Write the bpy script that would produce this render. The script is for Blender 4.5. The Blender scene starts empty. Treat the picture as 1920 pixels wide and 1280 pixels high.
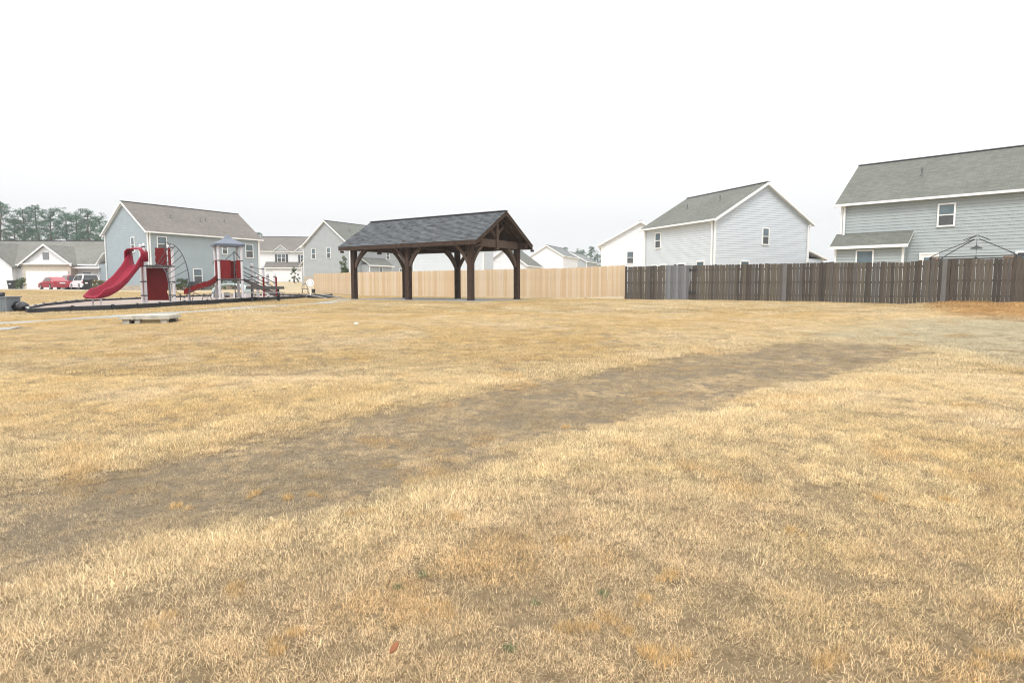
import bpy, math, random
import numpy as np
from mathutils import Vector, Matrix
random.seed(7); RNG = np.random.default_rng(7)
R = math.radians
SC = bpy.context.scene
COL = SC.collection
# ---------------------------------------------------------------- camera
F = 1160.0; HOR = 540.0; EYE = 0.65           # pixels of the 1920x1280 photo; metres above the pavilion lawn
PITCH = math.atan((640 - HOR) / F)
cd = bpy.data.cameras.new('camera'); cam = bpy.data.objects.new('camera', cd); COL.objects.link(cam)
cam.location = (0, 0, EYE); cam.rotation_euler = (math.pi/2 - PITCH, 0, 0)
cd.sensor_width = 36; cd.lens = 36 * F / 1920; cd.clip_start = 0.05; cd.clip_end = 3000
SC.camera = cam
# ---------------------------------------------------------------- world, sun, exposure
SUN_EL, SUN_AZ = R(52), R(200)
w = bpy.data.worlds.new('World'); SC.world = w; w.use_nodes = True
nt = w.node_tree; N = nt.nodes; LK = nt.links; bg = N['Background']
sky = N.new('ShaderNodeTexSky'); sky.sky_type = 'NISHITA'; sky.sun_disc = False
sky.sun_elevation = SUN_EL; sky.sun_rotation = SUN_AZ; sky.air_density = 1.0; sky.dust_density = 2.0
hs = N.new('ShaderNodeHueSaturation'); hs.inputs['Saturation'].default_value = 0.15
LK.new(sky.outputs[0], hs.inputs['Color'])
tc = N.new('ShaderNodeTexCoord'); sp = N.new('ShaderNodeSeparateXYZ'); LK.new(tc.outputs['Generated'], sp.inputs[0])
mr = N.new('ShaderNodeMapRange'); mr.inputs['From Min'].default_value = 0.10; mr.inputs['From Max'].default_value = 0.85
mr.inputs['To Min'].default_value = 0.0; mr.inputs['To Max'].default_value = 1.0
LK.new(sp.outputs['Z'], mr.inputs['Value'])
cl = N.new('ShaderNodeMix'); cl.data_type = 'RGBA'      # overcast cloud layer: a little darker at the horizon
cl.inputs[6].default_value = (6.6, 6.68, 6.7, 1); cl.inputs[7].default_value = (16.5, 16.6, 16.8, 1)
LK.new(mr.outputs[0], cl.inputs[0])
mx = N.new('ShaderNodeMix'); mx.data_type = 'RGBA'; mx.inputs[0].default_value = 0.95
LK.new(hs.outputs[0], mx.inputs[6]); LK.new(cl.outputs[2], mx.inputs[7])
LK.new(mx.outputs[2], bg.inputs['Color']); bg.inputs['Strength'].default_value = 0.1
sd = bpy.data.lights.new('sun', 'SUN'); sun = bpy.data.objects.new('sun', sd); COL.objects.link(sun)
sd.energy = 1.45; sd.angle = R(18); sd.color = (1.0, 0.97, 0.92)
sun.rotation_euler = (math.pi/2 - SUN_EL, 0, math.pi - SUN_AZ); sun.location = (0, -20, 40)
SC.view_settings.view_transform = 'Standard'; SC.view_settings.look = 'None'
SC.view_settings.exposure = 0.52; SC.view_settings.gamma = 1.0; SC.view_settings.use_curve_mapping = False
SC.cycles.max_bounces = 6; SC.cycles.volume_bounces = 0; SC.cycles.use_denoising = True; SC.cycles.filter_width = 1.1; SC.cycles.sample_clamp_indirect = 6
# ---------------------------------------------------------------- pixel helpers
CP, SP_ = math.cos(PITCH), math.sin(PITCH)
def PX(px, py, Y):
    u = (px - 960) / F; v = (640 - py) / F
    t = Y / (CP + v * SP_)
    return Vector((u * t, Y, EYE + t * (-SP_ + v * CP)))
def vnoise(x, y, seed=0):
    x = np.asarray(x, float); y = np.asarray(y, float)
    xi = np.floor(x).astype(np.int64); yi = np.floor(y).astype(np.int64); fx = x - xi; fy = y - yi
    fx = fx*fx*(3-2*fx); fy = fy*fy*(3-2*fy)
    def h(a, b):
        n = (a*374761393 + b*668265263 + seed*1442695041) & 0x7fffffff
        n = ((n ^ (n >> 13)) * 1274126177) & 0x7fffffff
        n = ((n ^ (n >> 15)) * 2246822519) & 0x7fffffff
        return (n & 0xffff) / 65535.0
    return (h(xi,yi)*(1-fx)+h(xi+1,yi)*fx)*(1-fy) + (h(xi,yi+1)*(1-fx)+h(xi+1,yi+1)*fx)*fy
def fbm(x, y, seed=0, o=4):
    s = 0; a = .5; t = 0
    for k in range(o):
        s = s + a*vnoise(np.asarray(x)*2**k+17*k, np.asarray(y)*2**k+9*k, seed+k); t += a; a *= .5
    return s/t
def base_z(x, y):
    x = np.asarray(x, float); y = np.asarray(y, float)
    t = np.clip((y-3)/27.0, 0, 1); z = -0.8 + 0.8*t
    z = z + np.where(y > 30, 1.8*(np.maximum(y-30, 0)/90.0)**2, 0)*np.clip((-x-6)/14.0, 0.25, 1)*np.where(y > 125, 0, 1) \
          + np.where(y > 125, 2.0*np.clip((-x-6)/14.0, 0.25, 1), 0)
    z = z - 0.02*np.clip(-x-14, 0, 10)*np.clip((45-y)/15, 0, 1)*np.clip((y-10)/10, 0, 1)
    z = z + 0.3*np.exp(-(((x+50)/14)**2 + ((y-60)/8)**2))
    return z
def pts_in_poly(x, y, poly):
    x = np.asarray(x, float); y = np.asarray(y, float); ins = np.zeros(x.shape, bool); n = len(poly)
    for i in range(n):
        x0, y0 = poly[i]; x1, y1 = poly[(i+1) % n]
        c = ((y0 > y) != (y1 > y)) & (x < (x1-x0)*(y-y0)/((y1-y0) if y1 != y0 else 1e-9)+x0)
        ins ^= c
    return ins
def sdist(x, y, poly, closed=True):
    x = np.asarray(x, float); y = np.asarray(y, float); d = np.full(x.shape, 1e9); n = len(poly)
    for i in range(n if closed else n-1):
        x0, y0 = poly[i]; x1, y1 = poly[(i+1) % n]; dx, dy = x1-x0, y1-y0
        t = np.clip(((x-x0)*dx+(y-y0)*dy)/(dx*dx+dy*dy+1e-12), 0, 1)
        d = np.minimum(d, np.hypot(x-x0-t*dx, y-y0-t*dy))
    return np.where(pts_in_poly(x, y, poly), -d, d) if closed else d
def gp(px, py):                                    # where the line of sight meets the lawn
    lo = 0.5
    for k in range(4000):
        y = lo*(1.004**k)
        p = PX(px, py, y)
        if p.z < float(base_z(p.x, p.y)): return (p.x, p.y)
    return (p.x, p.y)
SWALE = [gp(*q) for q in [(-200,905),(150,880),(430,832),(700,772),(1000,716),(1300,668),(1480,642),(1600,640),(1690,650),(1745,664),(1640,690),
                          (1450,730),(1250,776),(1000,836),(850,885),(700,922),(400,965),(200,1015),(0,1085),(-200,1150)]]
PALE = [gp(*q) for q in [(1500,628),(1650,603),(1920,598),(2100,600),(2100,680),(1920,690),(1760,660),(1650,645)]]
MOUND = [gp(*q) for q in [(1735,571),(2100,568),(2100,606),(1920,603),(1800,592)]]
def soft(x, y, poly, wd, seed):
    d = sdist(x, y, poly) + (fbm(np.asarray(x)*.9, np.asarray(y)*.9, seed)-.5)*wd*2.2
    return 1/(1+np.exp(np.clip(d/(wd*.35), -30, 30)))
def ground_z(x, y):
    x = np.asarray(x, float); y = np.asarray(y, float)
    z = base_z(x, y)
    near = np.clip((34-y)/10, 0, 1)
    z = z + near*((fbm(x*.55, y*.55, 3)-.5)*.10 + (fbm(x*2.2, y*2.2, 5, 2)-.5)*.03)*np.clip((y+3)/3, 0, 1)
    z = z - .07*soft(x, y, SWALE, .5, 21)*near
    z = z + .16*soft(x, y, MOUND, .6, 22)*(.5+vnoise(x*2.5, y*2.5, 23))
    return z
def gz(x, y): return float(ground_z(np.array([x]), np.array([y]))[0])
# ---------------------------------------------------------------- mesh builder
class MB:
    def __init__(s): s.v = []; s.f = []; s.m = []; s.a = []
    def poly(s, pts, mat=0):
        b = len(s.v); s.v += [tuple(p) for p in pts]; s.f.append(tuple(range(b, b+len(pts)))); s.m.append(mat); return s
    def hexa(s, p, mat=0):                          # p: 8 points, bottom 4 then top 4 (ccw from above)
        b = len(s.v); s.v += [tuple(q) for q in p]
        for f in ((3,2,1,0),(4,5,6,7),(0,1,5,4),(1,2,6,5),(2,3,7,6),(3,0,4,7)):
            s.f.append(tuple(b+i for i in f)); s.m.append(mat)
        return s
    def box(s, x0, x1, y0, y1, z0, z1, mat=0):
        return s.hexa([(x0,y0,z0),(x1,y0,z0),(x1,y1,z0),(x0,y1,z0),(x0,y0,z1),(x1,y0,z1),(x1,y1,z1),(x0,y1,z1)], mat)
    def bar(s, a, b, w, h, up=(0,0,1), mat=0):      # rectangular bar from a to b, w across, h along up
        a = Vector(a); b = Vector(b); d = (b-a).normalized(); up = Vector(up)
        sd_ = d.cross(up)
        if sd_.length < 1e-4: sd_ = d.cross(Vector((1,0,0)))
        sd_.normalize(); u = sd_.cross(d).normalized()
        q = lambda c, i, j: c + sd_*(w/2*i) + u*(h/2*j)
        return s.hexa([q(a,-1,-1),q(a,1,-1),q(b,1,-1),q(b,-1,-1),q(a,-1,1),q(a,1,1),q(b,1,1),q(b,-1,1)], mat)
    def tube(s, pts, r, n=8, mat=0, cap=True):
        pts = [Vector(p) for p in pts]; k = len(pts); rr = r if isinstance(r, (list, tuple)) else [r]*k
        b = len(s.v); ref = Vector((0,0,1))
        for i, p in enumerate(pts):
            d = (pts[min(i+1,k-1)]-pts[max(i-1,0)]).normalized()
            if abs(d.dot(ref)) > .95: ref = Vector((1,0,0)) if abs(d.x) < .9 else Vector((0,1,0))
            e = d.cross(ref).normalized(); g = e.cross(d).normalized(); ref = g
            for j in range(n):
                t = 2*math.pi*j/n; s.v.append(tuple(p + (e*math.cos(t)+g*math.sin(t))*rr[i]))
        for i in range(k-1):
            for j in range(n):
                s.f.append((b+i*n+j, b+i*n+(j+1)%n, b+(i+1)*n+(j+1)%n, b+(i+1)*n+j)); s.m.append(mat)
        if cap:
            s.f.append(tuple(b+j for j in range(n))[::-1]); s.m.append(mat)
            s.f.append(tuple(b+(k-1)*n+j for j in range(n))); s.m.append(mat)
        return s
    def prism(s, pts, d, mat=0):                    # polygon pts extruded by vector d
        n = len(pts); b = len(s.v); d = Vector(d)
        s.v += [tuple(Vector(p)) for p in pts] + [tuple(Vector(p)+d) for p in pts]
        s.f.append(tuple(range(b, b+n))); s.m.append(mat); s.f.append(tuple(range(b+2*n-1, b+n-1, -1))); s.m.append(mat)
        for i in range(n):
            j = (i+1) % n; s.f.append((b+i, b+n+i, b+n+j, b+j)); s.m.append(mat)
        return s
    def lathe(s, prof, c=(0,0,0), n=16, mat=0):
        b = len(s.v); k = len(prof)
        for r, z in prof:
            for j in range(n):
                t = 2*math.pi*j/n; s.v.append((c[0]+r*math.cos(t), c[1]+r*math.sin(t), c[2]+z))
        for i in range(k-1):
            for j in range(n):
                s.f.append((b+i*n+j, b+i*n+(j+1)%n, b+(i+1)*n+(j+1)%n, b+(i+1)*n+j)); s.m.append(mat)
        s.f.append(tuple(b+j for j in range(n))[::-1]); s.m.append(mat)
        s.f.append(tuple(b+(k-1)*n+j for j in range(n))); s.m.append(mat)
        return s
    def mesh(s, name, mats, smooth=False, fix=True):
        me = bpy.data.meshes.new(name); me.from_pydata(s.v, [], s.f)
        for m in (mats if isinstance(mats, (list, tuple)) else [mats]): me.materials.append(m)
        if any(s.m): me.polygons.foreach_set('material_index', s.m)
        if smooth: me.polygons.foreach_set('use_smooth', [True]*len(me.polygons))
        me.update()
        if fix:
            import bmesh
            bm = bmesh.new(); bm.from_mesh(me); bmesh.ops.recalc_face_normals(bm, faces=bm.faces); bm.to_mesh(me); bm.free()
        return me
    def build(s, name, mats, parent=None, smooth=False, kind=None, fix=True):
        return link(name, s.mesh(name, mats, smooth, fix), parent, kind)
def link(name, me, parent=None, kind=None):
    o = bpy.data.objects.new(name, me); COL.objects.link(o)
    if parent: o.parent = parent
    if kind: o['kind'] = kind
    return o
def tag(o, label, cat, group=None):
    o['label'] = label; o['category'] = cat
    if group: o['group'] = group
    return o
def thing(name, label, cat, loc=(0,0,0), rz=0, group=None):
    o = bpy.data.objects.new(name, None); COL.objects.link(o); o.location = loc; o.rotation_euler = (0,0,rz)
    o.empty_display_size = .2
    return tag(o, label, cat, group)
# ---------------------------------------------------------------- materials
def mat(name, col, rough=.7, var=.15, scale=3.0, bump=0.0, bscale=40.0, metal=0.0, spec=.4, stretch=(1,1,1), col2=None, coat=0):
    m = bpy.data.materials.new(name); m.use_nodes = True; t = m.node_tree; n = t.nodes; b = n['Principled BSDF']
    b.inputs['Roughness'].default_value = rough; b.inputs['Metallic'].default_value = metal
    b.inputs['Specular IOR Level'].default_value = spec; b.inputs['Coat Weight'].default_value = coat
    c = n.new('ShaderNodeTexCoord'); mp = n.new('ShaderNodeMapping'); mp.inputs['Scale'].default_value = stretch
    t.links.new(c.outputs['Object'], mp.inputs[0])
    nz = n.new('ShaderNodeTexNoise'); nz.inputs['Scale'].default_value = scale; nz.inputs['Detail'].default_value = 6; nz.inputs['Roughness'].default_value = .65
    t.links.new(mp.outputs[0], nz.inputs['Vector'])
    rp = n.new('ShaderNodeValToRGB'); rp.color_ramp.elements[0].position = .3; rp.color_ramp.elements[1].position = .7
    c2 = col2 or tuple(min(1, x*(1+var)) for x in col); c1 = tuple(x*(1-var) for x in col)
    rp.color_ramp.elements[0].color = (*c1, 1); rp.color_ramp.elements[1].color = (*c2, 1)
    t.links.new(nz.outputs['Fac'], rp.inputs[0]); t.links.new(rp.outputs[0], b.inputs['Base Color'])
    if bump:
        n2 = n.new('ShaderNodeTexNoise'); n2.inputs['Scale'].default_value = bscale; n2.inputs['Detail'].default_value = 4
        t.links.new(mp.outputs[0], n2.inputs['Vector'])
        bp = n.new('ShaderNodeBump'); bp.inputs['Strength'].default_value = bump; bp.inputs['Distance'].default_value = .02
        t.links.new(n2.outputs['Fac'], bp.inputs['Height']); t.links.new(bp.outputs[0], b.inputs['Normal'])
    return m
def shingle_mat(name, col, axis, pitch):
    m = mat(name, col, .92, .10, .35, spec=.15); t = m.node_tree; n = t.nodes; b = n['Principled BSDF']
    c = n.new('ShaderNodeTexCoord'); s = n.new('ShaderNodeSeparateXYZ'); t.links.new(c.outputs['Object'], s.inputs[0])
    k = n.new('ShaderNodeMath'); k.operation = 'MULTIPLY'; k.inputs[1].default_value = 1/max(.1, math.sin(math.atan(pitch)))
    t.links.new(s.outputs['Z'], k.inputs[0])
    cb = n.new('ShaderNodeCombineXYZ'); t.links.new(s.outputs[axis], cb.inputs[0]); t.links.new(k.outputs[0], cb.inputs[1])
    br = n.new('ShaderNodeTexBrick'); br.inputs['Scale'].default_value = 1; br.inputs['Brick Width'].default_value = .33; br.inputs['Row Height'].default_value = .145
    br.inputs['Mortar Size'].default_value = .008; br.inputs['Color1'].default_value = (.86,.86,.86,1); br.inputs['Color2'].default_value = (1.12,1.12,1.12,1)
    br.inputs['Mortar'].default_value = (.6,.6,.6,1); br.offset = .37
    t.links.new(cb.outputs[0], br.inputs['Vector'])
    src = b.inputs['Base Color'].links[0].from_socket
    mm = n.new('ShaderNodeMix'); mm.data_type = 'RGBA'; mm.blend_type = 'MULTIPLY'; mm.inputs[0].default_value = 1
    t.links.new(src, mm.inputs[6]); t.links.new(br.outputs['Color'], mm.inputs[7]); t.links.new(mm.outputs[2], b.inputs['Base Color'])
    return m
WHITE = mat('white_trim', (.80,.80,.79), .5, .03)
WHITE_DOOR = mat('white_garage_paint', (.82,.82,.82), .45, .03)
SID_BLUE = mat('blue_grey_siding', (.32,.375,.405), .6, .05, 1.2, .15, 60)
SID_GREY = mat('grey_siding', (.37,.39,.40), .6, .05, 1.2, .15, 60)
SID_KGREY = mat('warm_grey_siding', (.36,.40,.405), .6, .05, 1.2, .15, 60)
SID_LILAC = mat('pale_grey_siding', (.57,.61,.645), .6, .04, 1.2, .12, 60)
SID_WHITE = mat('white_siding', (.74,.75,.77), .6, .03, 1.2, .12, 60)
STONE = mat('tan_stone', (.42,.36,.29), .9, .3, 4, .5, 9)
BRICK = mat('beige_brick', (.50,.45,.37), .9, .2, 6, .3, 14)
GLASS = mat('window_glass', (.10,.14,.16), .06, .3, 1.0, spec=.8)
SCREEN = mat('window_screen', (.09,.095,.10), .5, .15, 2.0, spec=.3)
DARK = mat('dark_metal', (.035,.035,.04), .5, .2, 5)
VENT = mat('vent_pipe_grey', (.12,.12,.12), .6, .2)
SHUT = mat('dark_shutter', (.05,.05,.06), .6, .2)
CONC = mat('concrete', (.29,.287,.265), .9, .12, 2.5, .25, 60)
CONC_OLD = mat('weathered_concrete', (.46,.44,.38), .95, .3, 6, .6, 40)
ROAD = mat('driveway_concrete', (.42,.41,.38), .9, .12, 1.0)
# ---------------------------------------------------------------- ground sheet
def axis_vals(lo, hi, fine_lo, fine_hi, st, gr):
    a = list(np.arange(fine_lo, fine_hi+1e-6, st)); d = st; v = fine_hi
    while v < hi: d *= gr; v += d; a.append(min(v, hi))
    d = st; v = fine_lo; pre = []
    while v > lo: d *= gr; v -= d; pre.append(max(v, lo))
    return np.array(pre[::-1]+a)
GX = axis_vals(-420, 420, -16, 17, .3, 1.12); GY = axis_vals(-20, 640, -1, 31, .28, 1.09)
XX, YY = np.meshgrid(GX, GY)
ZZ = ground_z(XX, YY)
nx, ny = len(GX), len(GY)
vv = np.stack([XX.ravel(), YY.ravel(), ZZ.ravel()], 1)
ii = np.arange((ny-1)*(nx-1)); r_, c_ = ii//(nx-1), ii % (nx-1); q0 = r_*nx+c_
ff = np.stack([q0, q0+1, q0+nx+1, q0+nx], 1)
gm = bpy.data.meshes.new('lawn_ground'); gm.from_pydata(vv.tolist(), [], ff.tolist())
gm.polygons.foreach_set('use_smooth', [True]*len(gm.polygons))
def fattr(me, name, arr, dom='POINT'):
    a = me.attributes.new(name, 'FLOAT', dom); a.data.foreach_set('value', np.asarray(arr, np.float32).ravel())
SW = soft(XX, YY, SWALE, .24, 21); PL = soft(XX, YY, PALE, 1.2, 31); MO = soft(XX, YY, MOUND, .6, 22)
fattr(gm, 'swale', SW); fattr(gm, 'pale', PL); fattr(gm, 'mound', MO); fattr(gm, 'thatch', np.clip((26-YY)/14, 0, 1)*.9)
def lawn_mat():
    m = bpy.data.materials.new('dormant_turf'); m.use_nodes = True; t = m.node_tree; n = t.nodes; b = n['Principled BSDF']
    b.inputs['Roughness'].default_value = .95; b.inputs['Specular IOR Level'].default_value = .1
    g = n.new('ShaderNodeNewGeometry')
    def noise(s, d=5):
        z = n.new('ShaderNodeTexNoise'); z.inputs['Scale'].default_value = s; z.inputs['Detail'].default_value = d; z.inputs['Roughness'].default_value = .7
        t.links.new(g.outputs['Position'], z.inputs['Vector']); return z.outputs['Fac']
    def ramp(fac, cs):
        r = n.new('ShaderNodeValToRGB'); e = r.color_ramp.elements
        while len(e) < len(cs): e.new(.5)
        for k, (p, c) in enumerate(cs): e[k].position = p; e[k].color = (*c, 1)
        t.links.new(fac, r.inputs[0]); return r.outputs[0]
    def mixc(f, a, bb, mode='MIX'):
        q = n.new('ShaderNodeMix'); q.data_type = 'RGBA'; q.blend_type = mode
        if isinstance(f, float): q.inputs[0].default_value = f
        else: t.links.new(f, q.inputs[0])
        for s_, v_ in ((6, a), (7, bb)):
            if isinstance(v_, tuple): q.inputs[s_].default_value = (*v_, 1)
            else: t.links.new(v_, q.inputs[s_])
        return q.outputs[2]
    def attr(k):
        a = n.new('ShaderNodeAttribute'); a.attribute_name = k; return a.outputs['Fac']
    c = ramp(noise(.35), [(.3, (.40,.315,.19)), (.5, (.45,.365,.235)), (.7, (.43,.37,.26))])
    c = mixc(attr('pale'), c, (.44,.40,.30))
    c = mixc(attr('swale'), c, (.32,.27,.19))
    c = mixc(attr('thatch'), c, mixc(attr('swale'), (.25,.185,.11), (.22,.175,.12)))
    c = mixc(attr('mound'), c, (.42,.25,.10))
    f = ramp(noise(22, 6), [(.3, (.55,.52,.48)), (.52, (1,1,1)), (.75, (1.18,1.17,1.14))])
    c = mixc(1.0, c, f, 'MULTIPLY')
    t.links.new(c, b.inputs['Base Color'])
    bp = n.new('ShaderNodeBump'); bp.inputs['Strength'].default_value = .9; bp.inputs['Distance'].default_value = .05
    t.links.new(noise(30, 6), bp.inputs['Height']); t.links.new(bp.outputs[0], b.inputs['Normal'])
    return m
TURF = lawn_mat(); gm.materials.append(TURF)
link('lawn_ground', gm, None, 'structure')
# ---------------------------------------------------------------- plan of the paved and planted areas
BORDER = [(-18.0,23.1),(-15.5,24.0),(-14.7,25.8),(-13.6,27.6),(-12.9,29.5),(-12.6,32.0),(-12.9,36.0),(-13.2,39.6)]
BORDER_BACK = [(-12.9,44.5),(-16.5,44.8),(-20.8,42.0),(-21.5,37.0),(-22.0,32.0),(-20.4,27.0),(-19.2,24.5)]
PLAY = BORDER + BORDER_BACK
E1 = Vector((-.832,.555,0)); E2 = Vector((.555,.832,0)); P3 = Vector((-2.02,30.5,0)); PL_L, PL_W = 8.27, 4.12
PADV = [P3 + E1*a + E2*b_ for a, b_ in ((-.75,-.75),(PL_L+.75,-.75),(PL_L+.75,PL_W+.75),(-.75,PL_W+.75))]
PAD = [(p.x, p.y) for p in PADV]
PATH = [gp(-260,628), gp(0,606), gp(120,599), gp(240,592), gp(330,587), gp(420,580), gp(520,574), gp(610,569), (PADV[1].x+.6, PADV[1].y+.4)]
PATH_SIDE = [gp(-260,640), gp(-60,621), gp(30,618)]
INLET = gp(283,604)
def strip(pts, wd, up, n_sub=8):
    P = []
    for i in range(len(pts)-1):
        for k in range(n_sub):
            t = k/n_sub; P.append(Vector((pts[i][0]*(1-t)+pts[i+1][0]*t, pts[i][1]*(1-t)+pts[i+1][1]*t, 0)))
    P.append(Vector((*pts[-1], 0))); b = MB(); rows = []
    for i, p in enumerate(P):
        d = (P[min(i+1,len(P)-1)]-P[max(i-1,0)]).normalized(); s = Vector((-d.y, d.x, 0))*wd/2
        l, r = p+s, p-s; zl, zr = gz(l.x,l.y)+up, gz(r.x,r.y)+up
        rows.append([(l.x,l.y,zl-.12),(l.x,l.y,zl),(r.x,r.y,zr),(r.x,r.y,zr-.12)])
    for a, c in zip(rows, rows[1:]):
        for k in range(3): b.poly([a[k], c[k], c[k+1], a[k+1]])
    return b
strip(PATH, .95, .014).build('concrete_path', CONC, None, kind='structure', fix=False)
strip(PATH_SIDE, 1.0, .016).build('concrete_path', CONC, None, kind='structure', fix=False)
DRIVE = [(-72,66),(-58,66.5),(-47,66.5),(-44,68)]
strip(DRIVE, 8.5, .05, 10).build('driveway', ROAD, None, kind='structure', fix=False)
pz = max(gz(x, y) for x, y in PAD)
MB().prism([(x, y, -.15) for x, y in PAD], (0,0,.15+pz+.03)).build('patio_slab', CONC, None, kind='structure')
PADZ = pz + .03
mm = MB(); cen = Vector((-17,34,0))
ring = [(x, y, gz(x,y)+.10) for x, y in PLAY]
mm.poly(ring); MULCH = mat('wood_mulch', (.30,.235,.20), .95, .35, 9, .9, 25, col2=(.42,.34,.29))
mm.build('mulch_bed', MULCH, None, kind='structure')
# ---------------------------------------------------------------- houses
def house(name, label, org, rz, Lx, Ly, He, rise, axis, sid, roofcol, z=None, oh=.35, base=.35, base_mat=None, wins=(), vents=(), course=.19,
          down=(), leans=(), doors=(), dark_rake=False):
    if z is None: z = gz(*org)
    h = thing(name, label, 'house', (org[0], org[1], z), rz)
    S = {'front': Lx, 'back': Lx, 'left': Ly, 'right': Ly}
    gab = ('left', 'right') if axis == 'x' else ('front', 'back')
    def fp(face, s, t, o):
        return {'front': (s, -o, t), 'back': (s, Ly+o, t), 'left': (-o, s, t), 'right': (Lx+o, s, t)}[face]
    def fbox(b, face, s0, s1, t0, t1, o0, o1, m=0):
        return b.hexa([fp(face,s0,t0,o0),fp(face,s1,t0,o0),fp(face,s1,t0,o1),fp(face,s0,t0,o1),
                       fp(face,s0,t1,o0),fp(face,s1,t1,o0),fp(face,s1,t1,o1),fp(face,s0,t1,o1)], m)
    half = (Ly if axis == 'x' else Lx)/2; pitch = rise/half; rm = shingle_mat(name+'_shingles', roofcol, 0 if axis == 'x' else 1, pitch)
    # core
    i = .02
    prof = [(i,-1.2),(2*half-i,-1.2),(2*half-i,He),(half,He+rise-.03),(i,He)]
    if axis == 'x': MB().prism([(i,a,t) for a,t in prof], (Lx-2*i,0,0)).build('wall', sid, h)
    else: MB().prism([(a,i,t) for a,t in prof], (0,Ly-2*i,0)).build('wall', sid, h)
    for face in S:
        b = MB(); t = base
        top = He + (rise if face in gab else 0) - .04
        while t < top:
            t1 = min(t+course, top); k0 = max(0, (t-He)/rise*half) if face in gab else 0; k1 = max(0, (t1-He)/rise*half) if face in gab else 0
            s0, s1 = k0, S[face]-k0; u0, u1 = k1, S[face]-k1
            b.poly([fp(face,s0,t+.008,.024),fp(face,s1,t+.008,.024),fp(face,u1,t1,.006),fp(face,u0,t1,.006)])
            b.poly([fp(face,s0,t+.011,-.02),fp(face,s1,t+.011,-.02),fp(face,s1,t+.008,.024),fp(face,s0,t+.008,.024)]); t = t1
        b.build('siding', sid, h, kind='stuff')
    if base_mat:
        b = MB()
        for face in S: fbox(b, face, -.04 if face in ('front','back') else 0, S[face]+(.04 if face in ('front','back') else 0), -1.2, base, .0, .04)
        b.build('foundation', base_mat, h)
    # roof
    th = .13; ze = He - oh*pitch
    pr = [(-oh,ze),(half,He+rise),(2*half+oh,ze),(2*half+oh,ze+th),(half,He+rise+th),(-oh,ze+th)]
    b = MB(); q = [((-oh,a,t) if axis == 'x' else (a,-oh,t)) for a,t in pr]; d = (Lx+2*oh,0,0) if axis == 'x' else (0,Ly+2*oh,0)
    n0 = len(b.f); b.prism(q, d); b.m = [1,1,1,1,1,0,0,1]
    b.m = [1]*8; b.m[5] = 0; b.m[6] = 0
    ro = b.build('roof', [rm, WHITE], h)
    cap = MB(); a0 = (-oh,half,He+rise+th+.01) if axis == 'x' else (half,-oh,He+rise+th+.01); a1 = tuple(Vector(a0)+Vector(d))
    cap.bar(a0, a1, .26, .05); cap.build('ridge_cap', RIDGE, ro)
    for k in (0, 1):                                             # rake boards
        o = -oh-.03 if k == 0 else (Lx if axis == 'x' else Ly)+oh; 
        for sgn in (0, 1):
            e = -oh if sgn == 0 else 2*half+oh
            qq = [(e,ze-.10),(half,He+rise-.10),(half,He+rise+th-.02),(e,ze+th-.02)]
            MB().prism([((o,a,t) if axis == 'x' else (a,o,t)) for a,t in qq], (.03,0,0) if axis == 'x' else (0,.03,0)).build('rake_board', WHITE, ro)
    for sgn in (0, 1):                                           # gutters along the eaves
        e = -oh-.11 if sgn == 0 else 2*half+oh; g = MB()
        if axis == 'x': g.box(-oh-.03, Lx+oh+.03, e, e+.11, ze-.02, ze+th-.01)
        else: g.box(e, e+.11, -oh-.03, Ly+oh+.03, ze-.02, ze+th-.01)
        g.build('gutter', WHITE, ro)
    for cx, cy in ((0,0),(Lx,0),(Lx,Ly),(0,Ly)):                 # corner boards
        sx, sy = (-1 if cx == 0 else 1), (-1 if cy == 0 else 1)
        x0, x1 = sorted((cx+sx*.045, cx-sx*.07)); y0, y1 = sorted((cy+sy*.045, cy-sy*.07))
        MB().box(x0, x1, y0, y1, base+.01, He-.02).build('corner_board', WHITE, h)
    for face, s in down:
        b = MB(); fbox(b, face, s-.06, s+.06, .1, He-.25, .06, .15)
        b.bar(fp(face,s,He-.28,.105), fp(face,s,ze,oh), .09, .09); b.build('downspout', WHITE, h)
    for face, s, t, ww, hh, style in wins:
        b = MB(); fr = .09
        fbox(b,face,s-ww/2-fr,s+ww/2+fr,t-fr,t,.0,.10); fbox(b,face,s-ww/2-fr,s+ww/2+fr,t+hh,t+hh+fr,.0,.10)
        fbox(b,face,s-ww/2-fr,s-ww/2,t,t+hh,.0,.098); fbox(b,face,s+ww/2,s+ww/2+fr,t,t+hh,.0,.098)
        if style != 'plain': fbox(b,face,s-ww/2,s+ww/2,t+hh/2-.03,t+hh/2+.03,.0,.09)
        if style == 'pair': fbox(b,face,s-.05,s+.05,t,t+hh,.0,.092)
        wo = b.build('window', WHITE, h)
        p = MB(); fbox(p,face,s-ww/2,s+ww/2,t+hh/2 if style != 'plain' else t,t+hh,.0,.065); p.build('pane', GLASS, wo)
        if style != 'plain':
            p = MB(); fbox(p,face,s-ww/2,s+ww/2,t,t+hh/2,.0,.06); p.build('insect_screen', SCREEN, wo)
        if style in ('shut', 'pair'):
            for sg in (-1, 1):
                c = s+sg*(ww/2+fr+.2); p = MB(); fbox(p,face,c-.17,c+.17,t-.03,t+hh+.03,.0,.085); p.build('shutter', SHUT, h)
    for k, fr in vents:                                          # (along ridge, fraction up the front slope)
        a = -oh+(half+oh)*fr; t = ze+th+(a+oh)*pitch; b = MB()
        c = (k,a,t) if axis == 'x' else (a,k,t)
        b.lathe([(.16,-.08),(.10,.06),(.045,.10),(.045,.42)], c, 10); b.build('vent_pipe', VENT, ro)
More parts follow.
